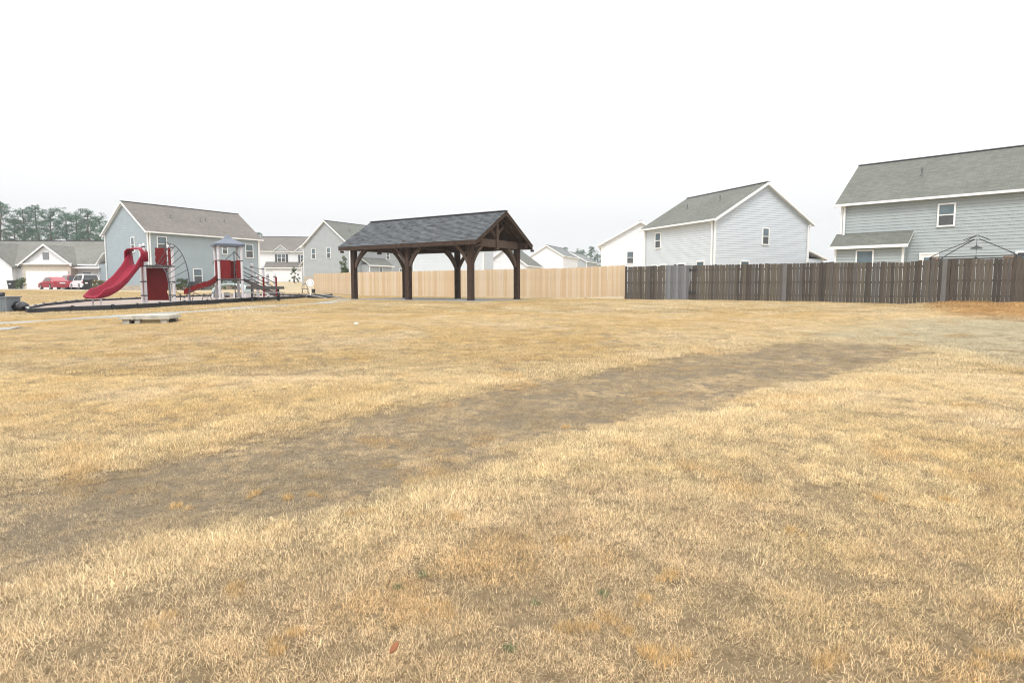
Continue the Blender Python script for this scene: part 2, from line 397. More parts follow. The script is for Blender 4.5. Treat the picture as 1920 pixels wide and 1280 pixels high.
    for face, s0, s1, t0, t1, kind in doors:
        b = MB()
        if kind == 'garage':
            fbox(b,face,s0,s1,t0,t1,.0,.035); ncol, nrow = 8, 4; cw, rh = (s1-s0)/ncol, (t1-t0)/nrow
            for i_ in range(ncol):
                for j_ in range(nrow): fbox(b,face,s0+i_*cw+.07,s0+(i_+1)*cw-.07,t0+j_*rh+.07,t0+(j_+1)*rh-.07,.035,.055)
            do = b.build('garage_door', WHITE_DOOR, h)
        else:
            fbox(b,face,s0,s1,t0,t1,.0,.07); do = b.build('door', SHUT if kind == 'dark' else WHITE, h)
            p = MB(); fbox(p,face,s0+.15,s1-.15,t0+.25,t1-.2,.07,.08); p.build('pane', GLASS, do)
        tr = MB(); fbox(tr,face,s0-.1,s0,t0,t1+.1,.0,.10); fbox(tr,face,s1,s1+.1,t0,t1+.1,.0,.10); fbox(tr,face,s0,s1,t1,t1+.1,.0,.10); tr.build('door_trim', WHITE, do)
    for face, s0, s1, dep, lo, hi, *ww in leans:                 # one-storey bump-outs with a shed roof
        b = MB(); fbox(b, face, s0, s1, -1.2, lo-.02, .0, dep); lw = b.build('bump_out_wall', sid, h)
        t = base; b = MB()
        while t < lo-.05:
            t1 = min(t+course, lo-.05)
            b.poly([fp(face,s0,t,dep+.03),fp(face,s1,t,dep+.03),fp(face,s1,t1,dep+.004),fp(face,s0,t1,dep+.004)])
            for e, sg in ((s0,-1),(s1,1)): b.poly([fp(face,e+sg*.03,t,0),fp(face,e+sg*.03,t,dep+.03),fp(face,e+sg*.004,t1,dep+.004),fp(face,e+sg*.004,t1,0)])
            t = t1
        b.build('siding', sid, lw, kind='stuff')
        rs, zz = .3, (hi-lo)/(dep+.01)
        pr = [fp(face,s0-rs,lo-rs*zz,dep+rs),fp(face,s1+rs,lo-rs*zz,dep+rs),fp(face,s1+rs,hi,.01),fp(face,s0-rs,hi,.01)]
        b = MB(); b.hexa([tuple(Vector(p)) for p in pr]+[tuple(Vector(p)+Vector((0,0,.12))) for p in pr]); b.m = [1]*6; b.m[1] = 0
        lr = b.build('bump_out_roof', [rm, WHITE], h)
        g = MB(); fbox(g,face,s0-rs,s1+rs,lo-rs*zz-.06,lo-rs*zz+.11,dep+rs+.002,dep+rs+.10); g.build('gutter', WHITE, lr)
        for e in (s0, s1):
            c = MB(); fbox(c,face,e-.06,e+.06,base,lo-.1,dep-.05,dep+.05); c.build('corner_board', WHITE, lw)
        for s, t, w2, h2 in ww:
            fr = .08; b = MB()
            for a in ((s-w2/2-fr,s+w2/2+fr,t-fr,t),(s-w2/2-fr,s+w2/2+fr,t+h2,t+h2+fr),(s-w2/2-fr,s-w2/2,t,t+h2),(s+w2/2,s+w2/2+fr,t,t+h2)): fbox(b,face,*a,dep,dep+.10)
            wo = b.build('window', WHITE, lw); p = MB(); fbox(p,face,s-w2/2,s+w2/2,t,t+h2,dep,dep+.065); p.build('pane', GLASS, wo)
    return h
RIDGE = mat('ridge_shingles', (.10,.10,.10), .9, .2)
def ang(dx, dy): return math.atan2(dy, dx)
TAUPE, GREEN_GREY, WARM = (.18,.163,.148), (.15,.155,.136), (.19,.188,.168)
# blue-grey house on the left: near corner at px 281, long wall runs right and away
pB = PX(281, 540, 69)
hB = house('house', 'blue-grey two-storey house with taupe roof behind the red slide', (pB.x, pB.y), ang(.53,.85), 14.1, 9.3, 6.65, 3.35, 'x', SID_BLUE, TAUPE,
    z=.35, base=.62, base_mat=STONE, down=(('front',.2),('front',13.9),('left',9.1)),
    wins=(('front',1.55,4.45,.95,1.55,'sash'),('front',1.9,.95,1.0,1.55,'pair0'),('front',5.6,.95,.95,1.55,'sash'),('front',9.2,4.5,.6,1.1,'sash'),('front',12.6,4.2,.95,1.6,'sash'),('left',3.0,4.4,.62,1.55,'sash')),
    vents=((4.0,.55),(7.6,.52),(8.4,.55),(11.0,.58)),
    leans=(('back',.05,14.0,1.9,3.2,4.4),))
for s_, t_ in ((7.7,3.3),(3.9,.9)):
    b = MB(); b.box(s_-.12,s_+.12,-.10,-.02,t_-.1,t_+.12); b.build('wall_vent', VENT, hB)
# pale house in the middle of the right half
pJ = PX(1338, 540, 50)
hJ = house('house', 'pale grey two-storey house behind the weathered fence, gable facing right', (pJ.x, pJ.y), ang(.92,.39), 10.2, 9.6, 5.75, 3.0, 'y', SID_LILAC, GREEN_GREY,
    z=.45, down=(('left',.25),('left',9.4),('front',10.0)),
    wins=(('left',7.45,3.85,.72,1.28,'sash'),('front',5.25,3.85,.6,1.25,'sash'),('left',7.9,1.1,.75,1.15,'sash'),('left',6.6,1.1,.75,1.15,'sash'),('left',1.6,1.1,.85,1.25,'sash'),('front',3.1,1.1,.8,1.25,'sash')),
    doors=(('left',3.6,4.5,.15,2.25,'dark'),),
    leans=(('right',0.02,9.0,1.7,2.75,3.3),))
for s, fr in ((6.6,.52),(3.0,.62)):                               # vent pipes on its left slope
    b = MB(); a = -.35+(5.1+.35)*fr; t = 5.75-.35*.588+.13+(a+.35)*.588
    b.lathe([(.16,-.08),(.10,.06),(.045,.10),(.045,.45)], (a, s, t), 10); b.build('vent_pipe', VENT, hJ)
lb = MB(); lb.box(-.2,-.05,4.75,4.9,1.9,2.25); lb.build('wall_lantern', DARK, hJ)
# warm grey house on the right edge
dK = Vector((.727,-.687)); pK = PX(1572, 540, 41)
hK = house('house', 'warm grey two-storey house at the right edge behind the fence', (pK.x, pK.y), ang(dK.x, dK.y), 15.5, 9.4, 5.75, 2.98, 'x', SID_KGREY, GREEN_GREY,
    z=.4, down=(('front',.2),),
    wins=(('front',5.7,3.95,.72,1.2,'sash'),),
    doors=(('front',4.55,5.35,.15,2.28,'white'),('front',9.1,10.9,.1,2.2,'dark')),
    vents=((3.9,.55),(9.6,.55)),
    leans=(('front',.05,3.8,1.1,2.95,3.65,(1.75,1.45,.85,1.1)),))
# grey house behind the pavilion's left post
pD = PX(657, 540, 100)
hD = house('house', 'grey house with stone base, steep gable left of the timber pavilion', (pD.x, pD.y), ang(.5,.866), 16.5, 10.6, 6.0, 3.9, 'x', SID_GREY, GREEN_GREY,
    z=1.65, base=.9, base_mat=STONE, wins=(('left',8.1,3.9,.75,1.6,'sash'),('left',4.6,3.9,.75,1.65,'sash'),('front',9.0,4.0,.7,1.1,'sash'),('front',12.5,1.2,.9,1.2,'sash')),
    vents=((3.2,.6),), down=(('front',.2),), leans=(('front',2.6,8.0,1.8,2.8,3.9,(5.2,1.3,.7,1.1)),('back',1.5,16.0,2.2,3.0,5.0)))
# white house with garage, between the two grey houses
pC = PX(487, 540, 123)
hC = house('house', 'white two-storey house with black shutters and white garage door, far off', (pC.x, pC.y), ang(.985,.17), 9.6, 9.0, 6.3, 3.0, 'x', SID_WHITE, TAUPE,
    z=1.7, wins=(('front',4.3,4.1,1.5,1.5,'pair'),('front',8.3,4.1,.7,1.4,'shut')),
    leans=(('front',1.6,9.5,1.6,3.0,4.0),))
b = MB(); b.box(2.9,7.5,-1.68,-1.62,.1,2.35); go = b.build('garage_door', WHITE_DOOR, hC)
b = MB()
for i_ in range(4):
    for j_ in range(4): b.box(2.97+i_*1.15,3.95+i_*1.15,-1.71,-1.68,.2+j_*.55,.62+j_*.55)
b.build('door_panel', WHITE_DOOR, go)
for cx, wd in ((4.3,2.6),(8.3,2.6)):                               # two little gables over the windows
    b = MB(); b.prism([(cx-wd/2,-.5,6.25),(cx+wd/2,-.5,6.25),(cx,-.5,7.3)], (0,2.2,0)); g = b.build('dormer', SID_GREY, hC)
    for sg in (-1, 1):
        b = MB(); b.bar((cx+sg*(wd/2+.15),-.55,6.2), (cx,-.55,7.4), .12, .16, up=(0,1,0)); b.build('rake_board', WHITE, g)
        b = MB(); b.hexa([(cx+sg*(wd/2+.15),-.6,6.27),(cx,-.6,7.42),(cx,1.9,7.42),(cx+sg*(wd/2+.15),1.9,6.27),(cx+sg*(wd/2+.15),-.6,6.33),(cx,-.6,7.48),(cx,1.9,7.48),(cx+sg*(wd/2+.15),1.9,6.33)])
        b.build('dormer_roof', RIDGE, g)
# far-left white house with garage gable
pA = PX(-79, 540, 75)
hA = house('house', 'low white house with garage gable at the far left behind parked cars', (pA.x, pA.y), ang(1,.03), 17.6, 11.0, 3.15, 3.0, 'x', SID_WHITE, WARM,
    z=.42, base=.3)
b = MB(); b.box(8.7,14.3,-1.2,.1,-1,3.15); gw = b.build('garage_wall', BRICK, hA)
b = MB(); b.prism([(8.7,-1.22,3.15),(14.3,-1.22,3.15),(11.5,-1.22,5.25)], (0,1.3,0)); b.build('gable_wall', SID_WHITE, hA)
b = MB()
for sg in (-1, 1):
    e = 11.5+sg*3.15
    b.hexa([(e,-1.55,2.86),(11.5,-1.55,5.30),(11.5,4.4,5.30),(e,1.2,2.86),(e,-1.55,2.98),(11.5,-1.55,5.42),(11.5,4.4,5.42),(e,1.2,2.98)])
b.build('garage_roof', shingle_mat('garage_shingles', WARM, 1, .87), hA)
for sg in (-1, 1):
    b = MB(); e = 11.5+sg*3.15; b.prism([(e,-1.60,2.78),(11.5,-1.60,5.22),(11.5,-1.60,5.44),(e,-1.60,3.0)], (0,.045,0)); b.build('rake_board', WHITE, hA)
b = MB(); b.box(11.15,11.85,-1.27,-1.21,3.6,4.45); b.build('gable_vent', mat('vent_grey', (.2,.21,.22), .7, .1), hA)
b = MB(); b.box(8.5,14.5,-1.45,-1.2,3.0,3.2); b.build('trim_band', WHITE, hA)
b = MB(); b.box(9.05,14.0,-1.26,-1.205,.05,2.25); go = b.build('garage_door', WHITE_DOOR, hA)
b = MB()
for i_ in range(8):
    for j_ in range(4): b.box(9.1+i_*.61,9.62+i_*.61,-1.285,-1.26,.12+j_*.54,.56+j_*.54)
b.build('door_panel', WHITE_DOOR, go)
b = MB(); b.box(14.9,16.0,-.09,-.02,.9,2.2); wo = b.build('window', WHITE, hA); b = MB(); b.box(15.0,15.9,-.11,-.09,1.0,2.1); b.build('pane', GLASS, wo)
b = MB(); b.box(14.35,17.5,-1.0,.02,2.55,2.75); b.build('porch_roof', WHITE, hA)
b = MB(); b.prism([(1.0,-.9,2.9),(7.2,-.9,2.9),(4.1,-.9,5.6)], (0,1.2,0)); b.box(1.0,7.2,-.88,.1,-1,2.9); b.build('front_gable', SID_WHITE, hA)
b = MB()
for sg in (-1, 1):
    e = 4.1+sg*3.5; b.hexa([(e,-1.25,2.62),(4.1,-1.25,5.68),(4.1,5.4,5.68),(e,1.2,2.62),(e,-1.25,2.74),(4.1,-1.25,5.8),(4.1,5.4,5.8),(e,1.2,2.74)])
b.build('front_gable_roof', shingle_mat('gable_shingles', WARM, 1, .87), hA)
# pale houses seen over the new fence, right of and behind the pavilion
pE = PX(776, 540, 82)
house('house', 'plain pale grey house seen through the pavilion posts', (pE.x, pE.y), ang(1,-.12), 9.3, 8.5, 5.6, 2.9, 'x', SID_LILAC, GREEN_GREY, z=.5,
      wins=(('front',7.2,1.4,.8,.9,'sash'),))
pF = PX(908, 540, 98)
house('house', 'low white gabled house right of the pavilion with green-grey roof', (pF.x, pF.y), ang(.95,-.30), 6.9, 9.0, 3.3, 2.5, 'y', SID_WHITE, GREEN_GREY, z=.95, vents=((3.0,.5),))
pG = PX(995, 540, 138)
house('house', 'white house with grey roof, its gable over the new fence', (pG.x, pG.y), ang(.93,-.36), 7.4, 12.0, 6.7, 2.2, 'y', SID_WHITE, (.19,.20,.195), z=1.0)
pH = PX(1036, 540, 165)
house('house', 'small grey gabled house farthest off above the new fence', (pH.x, pH.y), ang(.93,-.36), 9.2, 12.0, 6.5, 2.5, 'y', SID_GREY, (.20,.21,.205), z=1.0)
pI = PX(1127, 540, 76)
house('house', 'white house half hidden behind the pale grey house', (pI.x, pI.y), ang(1,-.17), 9.2, 10, 5.55, 2.55, 'y', SID_WHITE, GREEN_GREY, z=.45,
      wins=(('front',3.45,3.2,.7,1.35,'sash'),))
# ---------------------------------------------------------------- fences
NEW = [mat('new_pine_%d' % k, c, .8, .12, 2, .15, 30, stretch=(6,6,.6)) for k, c in enumerate([(.545,.42,.28),(.58,.46,.32),(.52,.385,.245),(.585,.475,.35),(.555,.41,.265)])]
OLD = [mat('weathered_wood_%d' % k, c, .92, .35, 2.5, .4, 30, stretch=(9,9,.7), spec=.1) for k, c in enumerate([(.085,.072,.060),(.108,.092,.076),(.072,.063,.055),(.105,.096,.088),(.122,.105,.084)])]
GATE_M = [mat('gate_wood_%d' % k, c, .9, .25, 2.5, .4, 30, stretch=(9,9,.7)) for k, c in enumerate([(.15,.153,.16),(.19,.193,.20),(.13,.132,.136)])]
POST_M = mat('grey_fence_post', (.145,.14,.135), .9, .2, 2, .3, 30, stretch=(9,9,.7))
def picket_mesh(m, w_, h_, ear, seed):
    r = random.Random(seed); b = MB(); x = w_/2; j = r.uniform(-.006,.006)
    prof = [(-x,0),(x,0),(x+j,h_-ear),(x-ear+j,h_),(-x+ear+j,h_),(-x+j,h_-ear)] if ear else [(-x,0),(x,0),(x+j,h_),(-x+j,h_)]
    b.prism([(a,0,t) for a,t in prof], (0,.018,0)); return b.mesh('picket', m)
def fence(name, label, pts, h_, mats, ear, gap, wd, gates=(), pale=(), lift=None, limit=300):
    o = thing(name, label, 'fence', (*pts[0], gz(*pts[0])))
    base = Vector(o.location); ms = [[picket_mesh(m, wd, h_, ear, s) for s in range(3)] for m in mats]
    pm = picket_mesh(POST_M, wd*1.35, h_*1.01, ear, 5); rl = MB(); n = 0; acc = 0
    for a, c in zip(pts, pts[1:]):
        a = Vector((*a,0)); c = Vector((*c,0)); d = (c-a); L = d.length; d.normalize(); an = math.atan2(d.y, d.x)
        nrm = Vector((-d.y, d.x, 0)); 
        if nrm.y < 0: nrm = -nrm
        k = 0.0; cm = 0; run = 0
        while k < L:
            p = a + d*(k+wd/2)
            if any(g0 < acc+k < g1 for g0, g1 in gates): k += wd+gap; continue
            if run <= 0: cm = random.randrange(len(mats)); run = 1
            run -= 1; ispale = any(abs(acc+k-q) < wd*.6 for q in pale)
            lf = lift(acc+k) if lift else 0
            q = link('picket', pm if ispale else random.choice(ms[cm]), o); n += 1
            q.location = p + nrm*random.uniform(-.004,.004) - base + Vector((0,0,gz(p.x,p.y)+lf+random.uniform(-.012,.012)))
            q.rotation_euler = (random.uniform(-.006,.006), random.uniform(-.008,.008), an+random.uniform(-.02,.02)); k += wd+gap
        for z in (.3, .95, 1.6):
            m = max(2, int(L/2.4)); prev = None
            for i in range(m+1):
                p = a+d*(L*i/m)+nrm*.045; p.z = gz(p.x,p.y)+z+(lift(acc+L*i/m) if lift else 0)
                if prev is not None: rl.bar(prev-base, p-base, .04, .09)
                prev = p.copy()
        m = max(2, int(L/2.4))
        for i in range(m+1):
            p = a+d*(L*i/m)+nrm*.115; pz_ = gz(p.x,p.y)-base.z
            b = MB(); pp = p-base; b.box(pp.x-.045,pp.x+.045,pp.y-.045,pp.y+.045,pz_-.3,pz_+h_+.03); b.build('fence_post', mats[0], o)
        acc += L
    rl.build('rail', mats[0], o)
    return o
fA = PX(589, 540, 66); fB = PX(666, 540, 50); fC = PX(1170, 540, 36.4)
LB = math.hypot(fC.x-fB.x, fC.y-fB.y); LA = math.hypot(fB.x-fA.x, fB.y-fA.y)
fence('wooden_fence', 'new blond pine privacy fence running behind the timber pavilion', [(fA.x,fA.y),(fB.x,fB.y),(fC.x,fC.y)], 1.83, NEW, 0, .002, .14,
      lift=lambda s: .05+.10*max(0, min(1, (s-LA-LB+4)/4)))
fD = PX(1172, 540, 35.2); fE = PX(1920, 540, 25.4); dd = (fE-fD).normalized(); fF = fE + dd*5
LD = (fE-fD).length
def along(px):                                     # distance along the old fence where it crosses image column px
    lo, hi = 0, LD
    for _ in range(40):
        m = (lo+hi)/2; q = fD+dd*m
        if 960+q.x/q.y*F < px: lo = m
        else: hi = m
    return lo
G0, G1 = along(1246), along(1291)
old = fence('wooden_fence', 'old weathered dark board fence on the right, with a grey gate', [(fD.x,fD.y),(fF.x,fF.y)], 1.85, OLD, .025, .008, .138,
      gates=((G0-.07, G1-.06),), pale=(along(1463), along(1764)))
gt = link('gate', None, old); k = G0; gi = 0
gms = [picket_mesh(m, .14, 1.83, .02, 9) for m in GATE_M]
while k < G1:
    p = fD+dd*(k+.07); q = link('gate_board', gms[gi % 3], gt); gi += 1
    q.location = Vector((p.x,p.y,gz(p.x,p.y)+.04))-Vector(old.location)+Vector((0,0,random.uniform(-.006,.006))); q.rotation_euler = (0,0,math.atan2(dd.y,dd.x)); k += .1445
for zz in (.42, 1.62):
    p = fD+dd*G1; c = Vector((p.x,p.y-.03,gz(p.x,p.y)+zz))-Vector(old.location)
    b = MB(); b.bar(c-dd*.05+Vector((0,0,0)), c+dd*.38, .02, .06); b.bar(c-dd*.03, c+dd*.05, .03, .16); b.build('hinge', DARK, gt)
b = MB(); b.box(6.9,7.15,-.16,-.02,1.55,1.95); b.tube([(7.02,-.08,.2),(7.02,-.08,1.55)], .03, 6); b.build('electric_meter', VENT, hJ)
# a short run of another yard's fence farther right
g0, g1 = PX(1515, 540, 58), PX(1600, 540, 47)
fence('wooden_fence', 'short dark fence top glimpsed between the two right-hand houses', [(g0.x,g0.y),(g1.x,g1.y)], 2.35, OLD, .025, .008, .14, lift=lambda s: .45)
# ---------------------------------------------------------------- timber pavilion
WOOD = mat('dark_stained_timber', (.062,.041,.031), .85, .35, 3, .3, 25, stretch=(5,5,1.2), spec=.12)
WOOD2 = mat('brown_stained_timber', (.115,.084,.068), .85, .3, 3, .3, 25, stretch=(1.2,5,5), spec=.12)
pv = thing('timber_pavilion', 'dark stained timber pavilion with grey shingle gable roof on a concrete pad', 'pavilion', (P3.x,P3.y,PADZ), ang(E1.x,E1.y))
# local x runs along the long side (left and away), local y = -E2 ... so the width is negative y
Lx, Wy, PH = PL_L, -PL_W, 2.72
posts = [(0,0),(Lx/2,0),(Lx,0),(0,Wy),(Lx/2,Wy),(Lx,Wy)]
for x, y in posts:
    b = MB(); s = .13; b.box(x-s,x+s,y-s,y+s,0,PH); po = b.build('post', WOOD, pv)
    b = MB(); b.box(x-s-.012,x+s+.012,y-s-.012,y+s+.012,0,.05); b.build('post_base', DARK, po)
for y in (0, Wy):
    b = MB(); b.box(-.62,Lx+.62,y-.11,y+.11,PH+.002,PH+.33); b.build('plate_beam', WOOD, pv)
for x in (0, Lx/2, Lx):
    tb = MB(); tb.box(x-.10,x+.10,Wy-.35,.35,PH+.01,PH+.345) if x == Lx/2 else tb.box(x-.12,x+.12,Wy-.3,.3,PH-.015,PH+.36)
    t_ = tb.build('tie_beam', WOOD2 if x != Lx/2 else WOOD, pv)
PITCHP = .63; EH = PL_W/2+.46; ZE = PH+.33-.46*PITCHP+.06; ZR = ZE+EH*PITCHP; MY = Wy/2
def curved(p0, p1, bulge, w_, h_, parent, m, nm='brace', n=7):
    p0, p1 = Vector(p0), Vector(p1); b = MB(); mid = (p0+p1)/2+Vector(bulge); pts = []
    for i in range(n+1):
        t = i/n; pts.append(p0*(1-t)**2+mid*2*t*(1-t)+p1*t*t)
    d0 = (p1-p0).normalized(); side = d0.cross(Vector((0,0,1))).normalized(); rows = []
    for i, p in enumerate(pts):
        d = (pts[min(i+1,n)]-pts[max(i-1,0)]).normalized(); u = side.cross(d).normalized()
        rows.append([p-side*w_/2-u*h_/2, p+side*w_/2-u*h_/2, p+side*w_/2+u*h_/2, p-side*w_/2+u*h_/2])
    for a, c in zip(rows, rows[1:]):
        for k in range(4): b.poly([a[k], a[(k+1)%4], c[(k+1)%4], c[k]])
    b.poly(rows[0]); b.poly(rows[-1])
    return b.build(nm, m, parent)
for x, y in posts:
    for sx in (-1, 1):
        if (x == 0 and sx < 0) or (x == Lx and sx > 0): continue
        curved((x+sx*.10,y,PH-.95), (x+sx*.92,y,PH+.02), (sx*-.10,0,.14), .12, .17, pv, WOOD2)
    sy = -1 if y == 0 else 1
    curved((x,y+sy*.10,PH-.95), (x,y+sy*.92,PH+.02), (0,sy*-.10,.14), .12, .17, pv, WOOD2)
for x in (-.02, Lx+.02):                                           # king-post trusses
    f = -1 if x < 1 else 1
    b = MB(); b.box(x-.09+f*.07,x+.09+f*.07,MY-.10,MY+.10,PH-.14,ZR-.25); b.build('king_post', WOOD2, pv)
    for sy in (-1, 1):
        curved((x,MY+sy*.08,PH+.5), (x,MY+sy*.72,ZR-.72*PITCHP-.12), (0,-sy*.12,.02), .12, .14, pv, WOOD2, 'strut')
        b = MB(); b.bar((x,MY+sy*.05,ZR-.12), (x,MY+sy*(EH-.25),ZE+.04), .14, .2); b.build('truss_rafter', WOOD, pv)
RO = .68
b = MB(); pr = [(MY-EH,ZE),(MY,ZR),(MY+EH,ZE),(MY+EH,ZE+.09),(MY,ZR+.09),(MY-EH,ZE+.09)]
b.prism([(-RO,a,t) for a,t in pr], (Lx+2*RO,0,0)); rf = b.build('roof', WOOD, pv)
b = MB()
for i in range(18):
    x = -RO+.35+i*(Lx+2*RO-.7)/17
    for sy in (-1, 1): b.bar((x,MY+sy*.06,ZR-.10), (x,MY+sy*(EH-.04),ZE-.06), .05, .12)
b.build('rafter', WOOD, rf, kind='stuff')
for sy in (-1, 1):
    b = MB(); y = MY+sy*EH; b.box(-RO-.02,Lx+RO+.02,min(y,y+sy*.035),max(y,y+sy*.035),ZE-.12,ZE+.10); b.build('fascia_board', WOOD, rf)
    for x in (-RO-.04, Lx+RO):
        b = MB(); b.prism([(x,MY+sy*EH,ZE-.12),(x,MY,ZR-.12),(x,MY,ZR+.085),(x,MY+sy*EH,ZE+.085)], (.04,0,0)); b.build('rake_board', WOOD, rf)
    for x in (-RO+.05, Lx+RO-.12):
        b = MB(); b.box(x-.05,x+.07,MY+sy*EH-.2,MY+sy*EH-.03,ZE-.24,ZE-.125); b.build('eave_block', WOOD, rf)
# shingle courses
SHM = bpy.data.materials.new('charcoal_shingles'); SHM.use_nodes = True; t = SHM.node_tree; bs = t.nodes['Principled BSDF']; bs.inputs['Roughness'].default_value = .95; bs.inputs['Specular IOR Level'].default_value = .2
at = t.nodes.new('ShaderNodeAttribute'); at.attribute_name = 'tone'; rp = t.nodes.new('ShaderNodeValToRGB')
rp.color_ramp.elements[0].color = (.036,.040,.044,1); rp.color_ramp.elements[1].color = (.150,.160,.170,1); t.links.new(at.outputs['Fac'], rp.inputs[0]); t.links.new(rp.outputs[0], bs.inputs['Base Color'])
b = MB(); tones = []; ct, st_ = 1/math.hypot(1,PITCHP), PITCHP/math.hypot(1,PITCHP); SLL = EH*math.hypot(1,PITCHP)+.04; nc = int(SLL/.14)
for sy in (-1, 1):
    P = lambda x, s, o: (x, MY+sy*(EH+.04-s*ct+o*st_), ZE+.09+(s-.04)*st_+o*ct)
    for i in range(nc):
        s0 = i*SLL/nc; s1 = min(SLL, s0+SLL/nc*1.15); x = -RO-.05-random.uniform(0,.2)
        while x < Lx+RO+.05:
            wd = random.uniform(.14,.34); x0, x1 = max(x,-RO-.05), min(x+wd-.006, Lx+RO+.05)
            if x1-x0 > .02:
                o = .022+random.choice((0,0,.007))
                b.poly([P(x0,s0,o),P(x1,s0,o),P(x1,s1,.008),P(x0,s1,.008)]); b.poly([P(x0,s0,0),P(x1,s0,0),P(x1,s0,o),P(x0,s0,o)])
                tn = min(1, max(0, random.gauss(.5,.15))); tones += [tn, tn*.6]
            x += wd
me = b.mesh('shingles', SHM, fix=False); fattr(me, 'tone', tones, 'FACE'); link('shingles', me, rf, 'stuff')
b = MB(); b.bar((-RO-.05,MY,ZR+.115), (Lx+RO+.05,MY,ZR+.115), .26, .03); b.build('ridge_cap', RIDGE, rf)
# ---------------------------------------------------------------- playground
RED = mat('red_slide_plastic', (.25,.010,.030), .5, .10, 1.5, spec=.22)
DRED = mat('dark_red_panel', (.17,.012,.013), .6, .15, 4, spec=.2)
GPOST = mat('light_grey_post', (.60,.58,.60), .45, .06, 3)
BLKP = mat('black_border_plastic', (.022,.023,.027), .7, .3, 6, .3, 20)
TRIMP = mat('pale_border_top', (.40,.40,.40), .8, .2, 8)
RAILM = mat('dark_grey_tube', (.055,.06,.07), .45, .15, 4)
CANW = mat('pale_roof_plastic', (.13,.15,.19), .5, .06, 2)
BROWN = mat('brown_step_deck', (.075,.062,.06), .7, .2, 5)
MZ = lambda x, y: gz(x, y) + .10
# border timbers: one thing made of straight segments, each segment a part
bd = thing('playground_border', 'low black plastic border around the mulch playground', 'border', (BORDER[0][0],BORDER[0][1],gz(*BORDER[0])))
B0 = Vector(bd.location)
loop = PLAY
for i in range(len(loop)):
    if i == len(BORDER)-1: continue                              # the opening with the ramps
    a, c = Vector((*loop[i],0)), Vector((*loop[(i+1)%len(loop)],0)); L = (c-a).length; m = max(1, round(L/1.25))
    for k in range(m):
        p = a+(c-a)*(k/m); q = a+(c-a)*((k+.985)/m); p.z = gz(p.x,p.y)+.07; q.z = gz(q.x,q.y)+.07
        b = MB(); b.bar(p-B0, q-B0, .10, .24); s_ = b.build('border_timber', BLKP, bd)
        b = MB(); b.bar(p-B0+Vector((0,0,.127)), q-B0+Vector((0,0,.127)), .085, .014); b.build('top_edge', TRIMP, s_)
        b = MB(); e = (p*.97+q*.03)-B0; b.lathe([(.065,-.2),(.065,.14),(.03,.16)], e, 8); b.build('stake', BLKP, s_)
def ramp(px0, px1, Y, lab):
    p, q = PX(px0,540,Y), PX(px1,540,Y-.6); p.z = gz(p.x,p.y)+.22; q.z = gz(q.x,q.y)+.03
    o = thing('access_ramp', lab, 'ramp', (q.x,q.y,gz(q.x,q.y))); O = Vector(o.location); dx = Vector((.5,1.0,0)).normalized()*.55
    b = MB(); lo = [Vector((p.x,p.y,gz(p.x,p.y)-.03)),Vector((q.x,q.y,gz(q.x,q.y)-.03))]
    b.hexa([lo[0]-O,lo[1]-O,lo[1]+dx-O,lo[0]+dx-O,p-O,q-O,q+dx-O,p+dx-O]); r = b.build('ramp_wedge', BLKP, o)
    b = MB(); b.bar(p-O+Vector((0,0,.015)), q-O+Vector((0,0,.015)), .05, .03); b.build('pale_edge', TRIMP, r)
ramp(575, 611, 38.5, 'black wedge ramp half nearest the white disc sign')
ramp(599, 637, 40.0, 'black wedge ramp half nearest the new fence')
def clamp_ring(b, c, z, r=.085): b.lathe([(r,-.03),(r+.015,0),(r,.03)], (c[0],c[1],z), 10)
# tower with the tall red slide
c0 = PX(273,540,28.9); tz = MZ(c0.x,c0.y); DK = 1.72
tw = thing('slide_tower', 'grey-post play tower with tall red slide and dark climbing arch', 'playset', (c0.x,c0.y,tz))
near, left, right_ = Vector((0,0,0)), Vector((-.62,.78,0)), Vector((1.02,.55,0)); far = left+right_
for p in (near, left, right_, far):
    b = MB(); b.lathe([(.065,-.25),(.065,2.62),(.055,2.68),(.02,2.72)], p, 12); po = b.build('post', GPOST, tw, smooth=False)
    b = MB(); [clamp_ring(b, p, z, .07) for z in (.3, .95, DK-.05, 2.55)]; b.build('clamp', RAILM, po)
b = MB(); b.prism([near+Vector((0,0,DK-.08)), right_+Vector((0,0,DK-.08)), far+Vector((0,0,DK-.08)), left+Vector((0,0,DK-.08))], (0,0,.08)); b.build('deck', BROWN, tw)
def panel(parent, a, c, z0, z1, m, wav=.04, th=.05, nm='panel', slot=False):
    a, c = Vector(a), Vector(c); d = (c-a); n = d.cross(Vector((0,0,1))).normalized(); pts = []
    for i in range(9):
        t = i/8; pts.append(a+d*(.08+wav*math.sin(i*2.1))+Vector((0,0,z0+(z1-z0)*t)))
    for i in range(8,-1,-1):
        t = i/8; pts.append(a+d*(.92+wav*math.sin(i*1.7+1))+Vector((0,0,z0+(z1-z0)*t)))
    b = MB(); b.prism([p-n*th/2 for p in pts], n*th); return b.build(nm, m, parent)
panel(tw, left, far, .06, DK-.1, DRED, .03, .08, 'climbing_panel')
panel(tw, near, left+Vector((.25,-.3,0)), .06, DK-.1, DRED, .02, .06, 'climbing_panel')
panel(tw, left+right_*.48, far-right_*.02, DK+.02, DK+.85, DRED, .03, .06, 'guard_panel')
panel(tw, far, far+(right_-far)*.45, DK+.02, DK+.85, DRED, .03, .06, 'guard_panel')
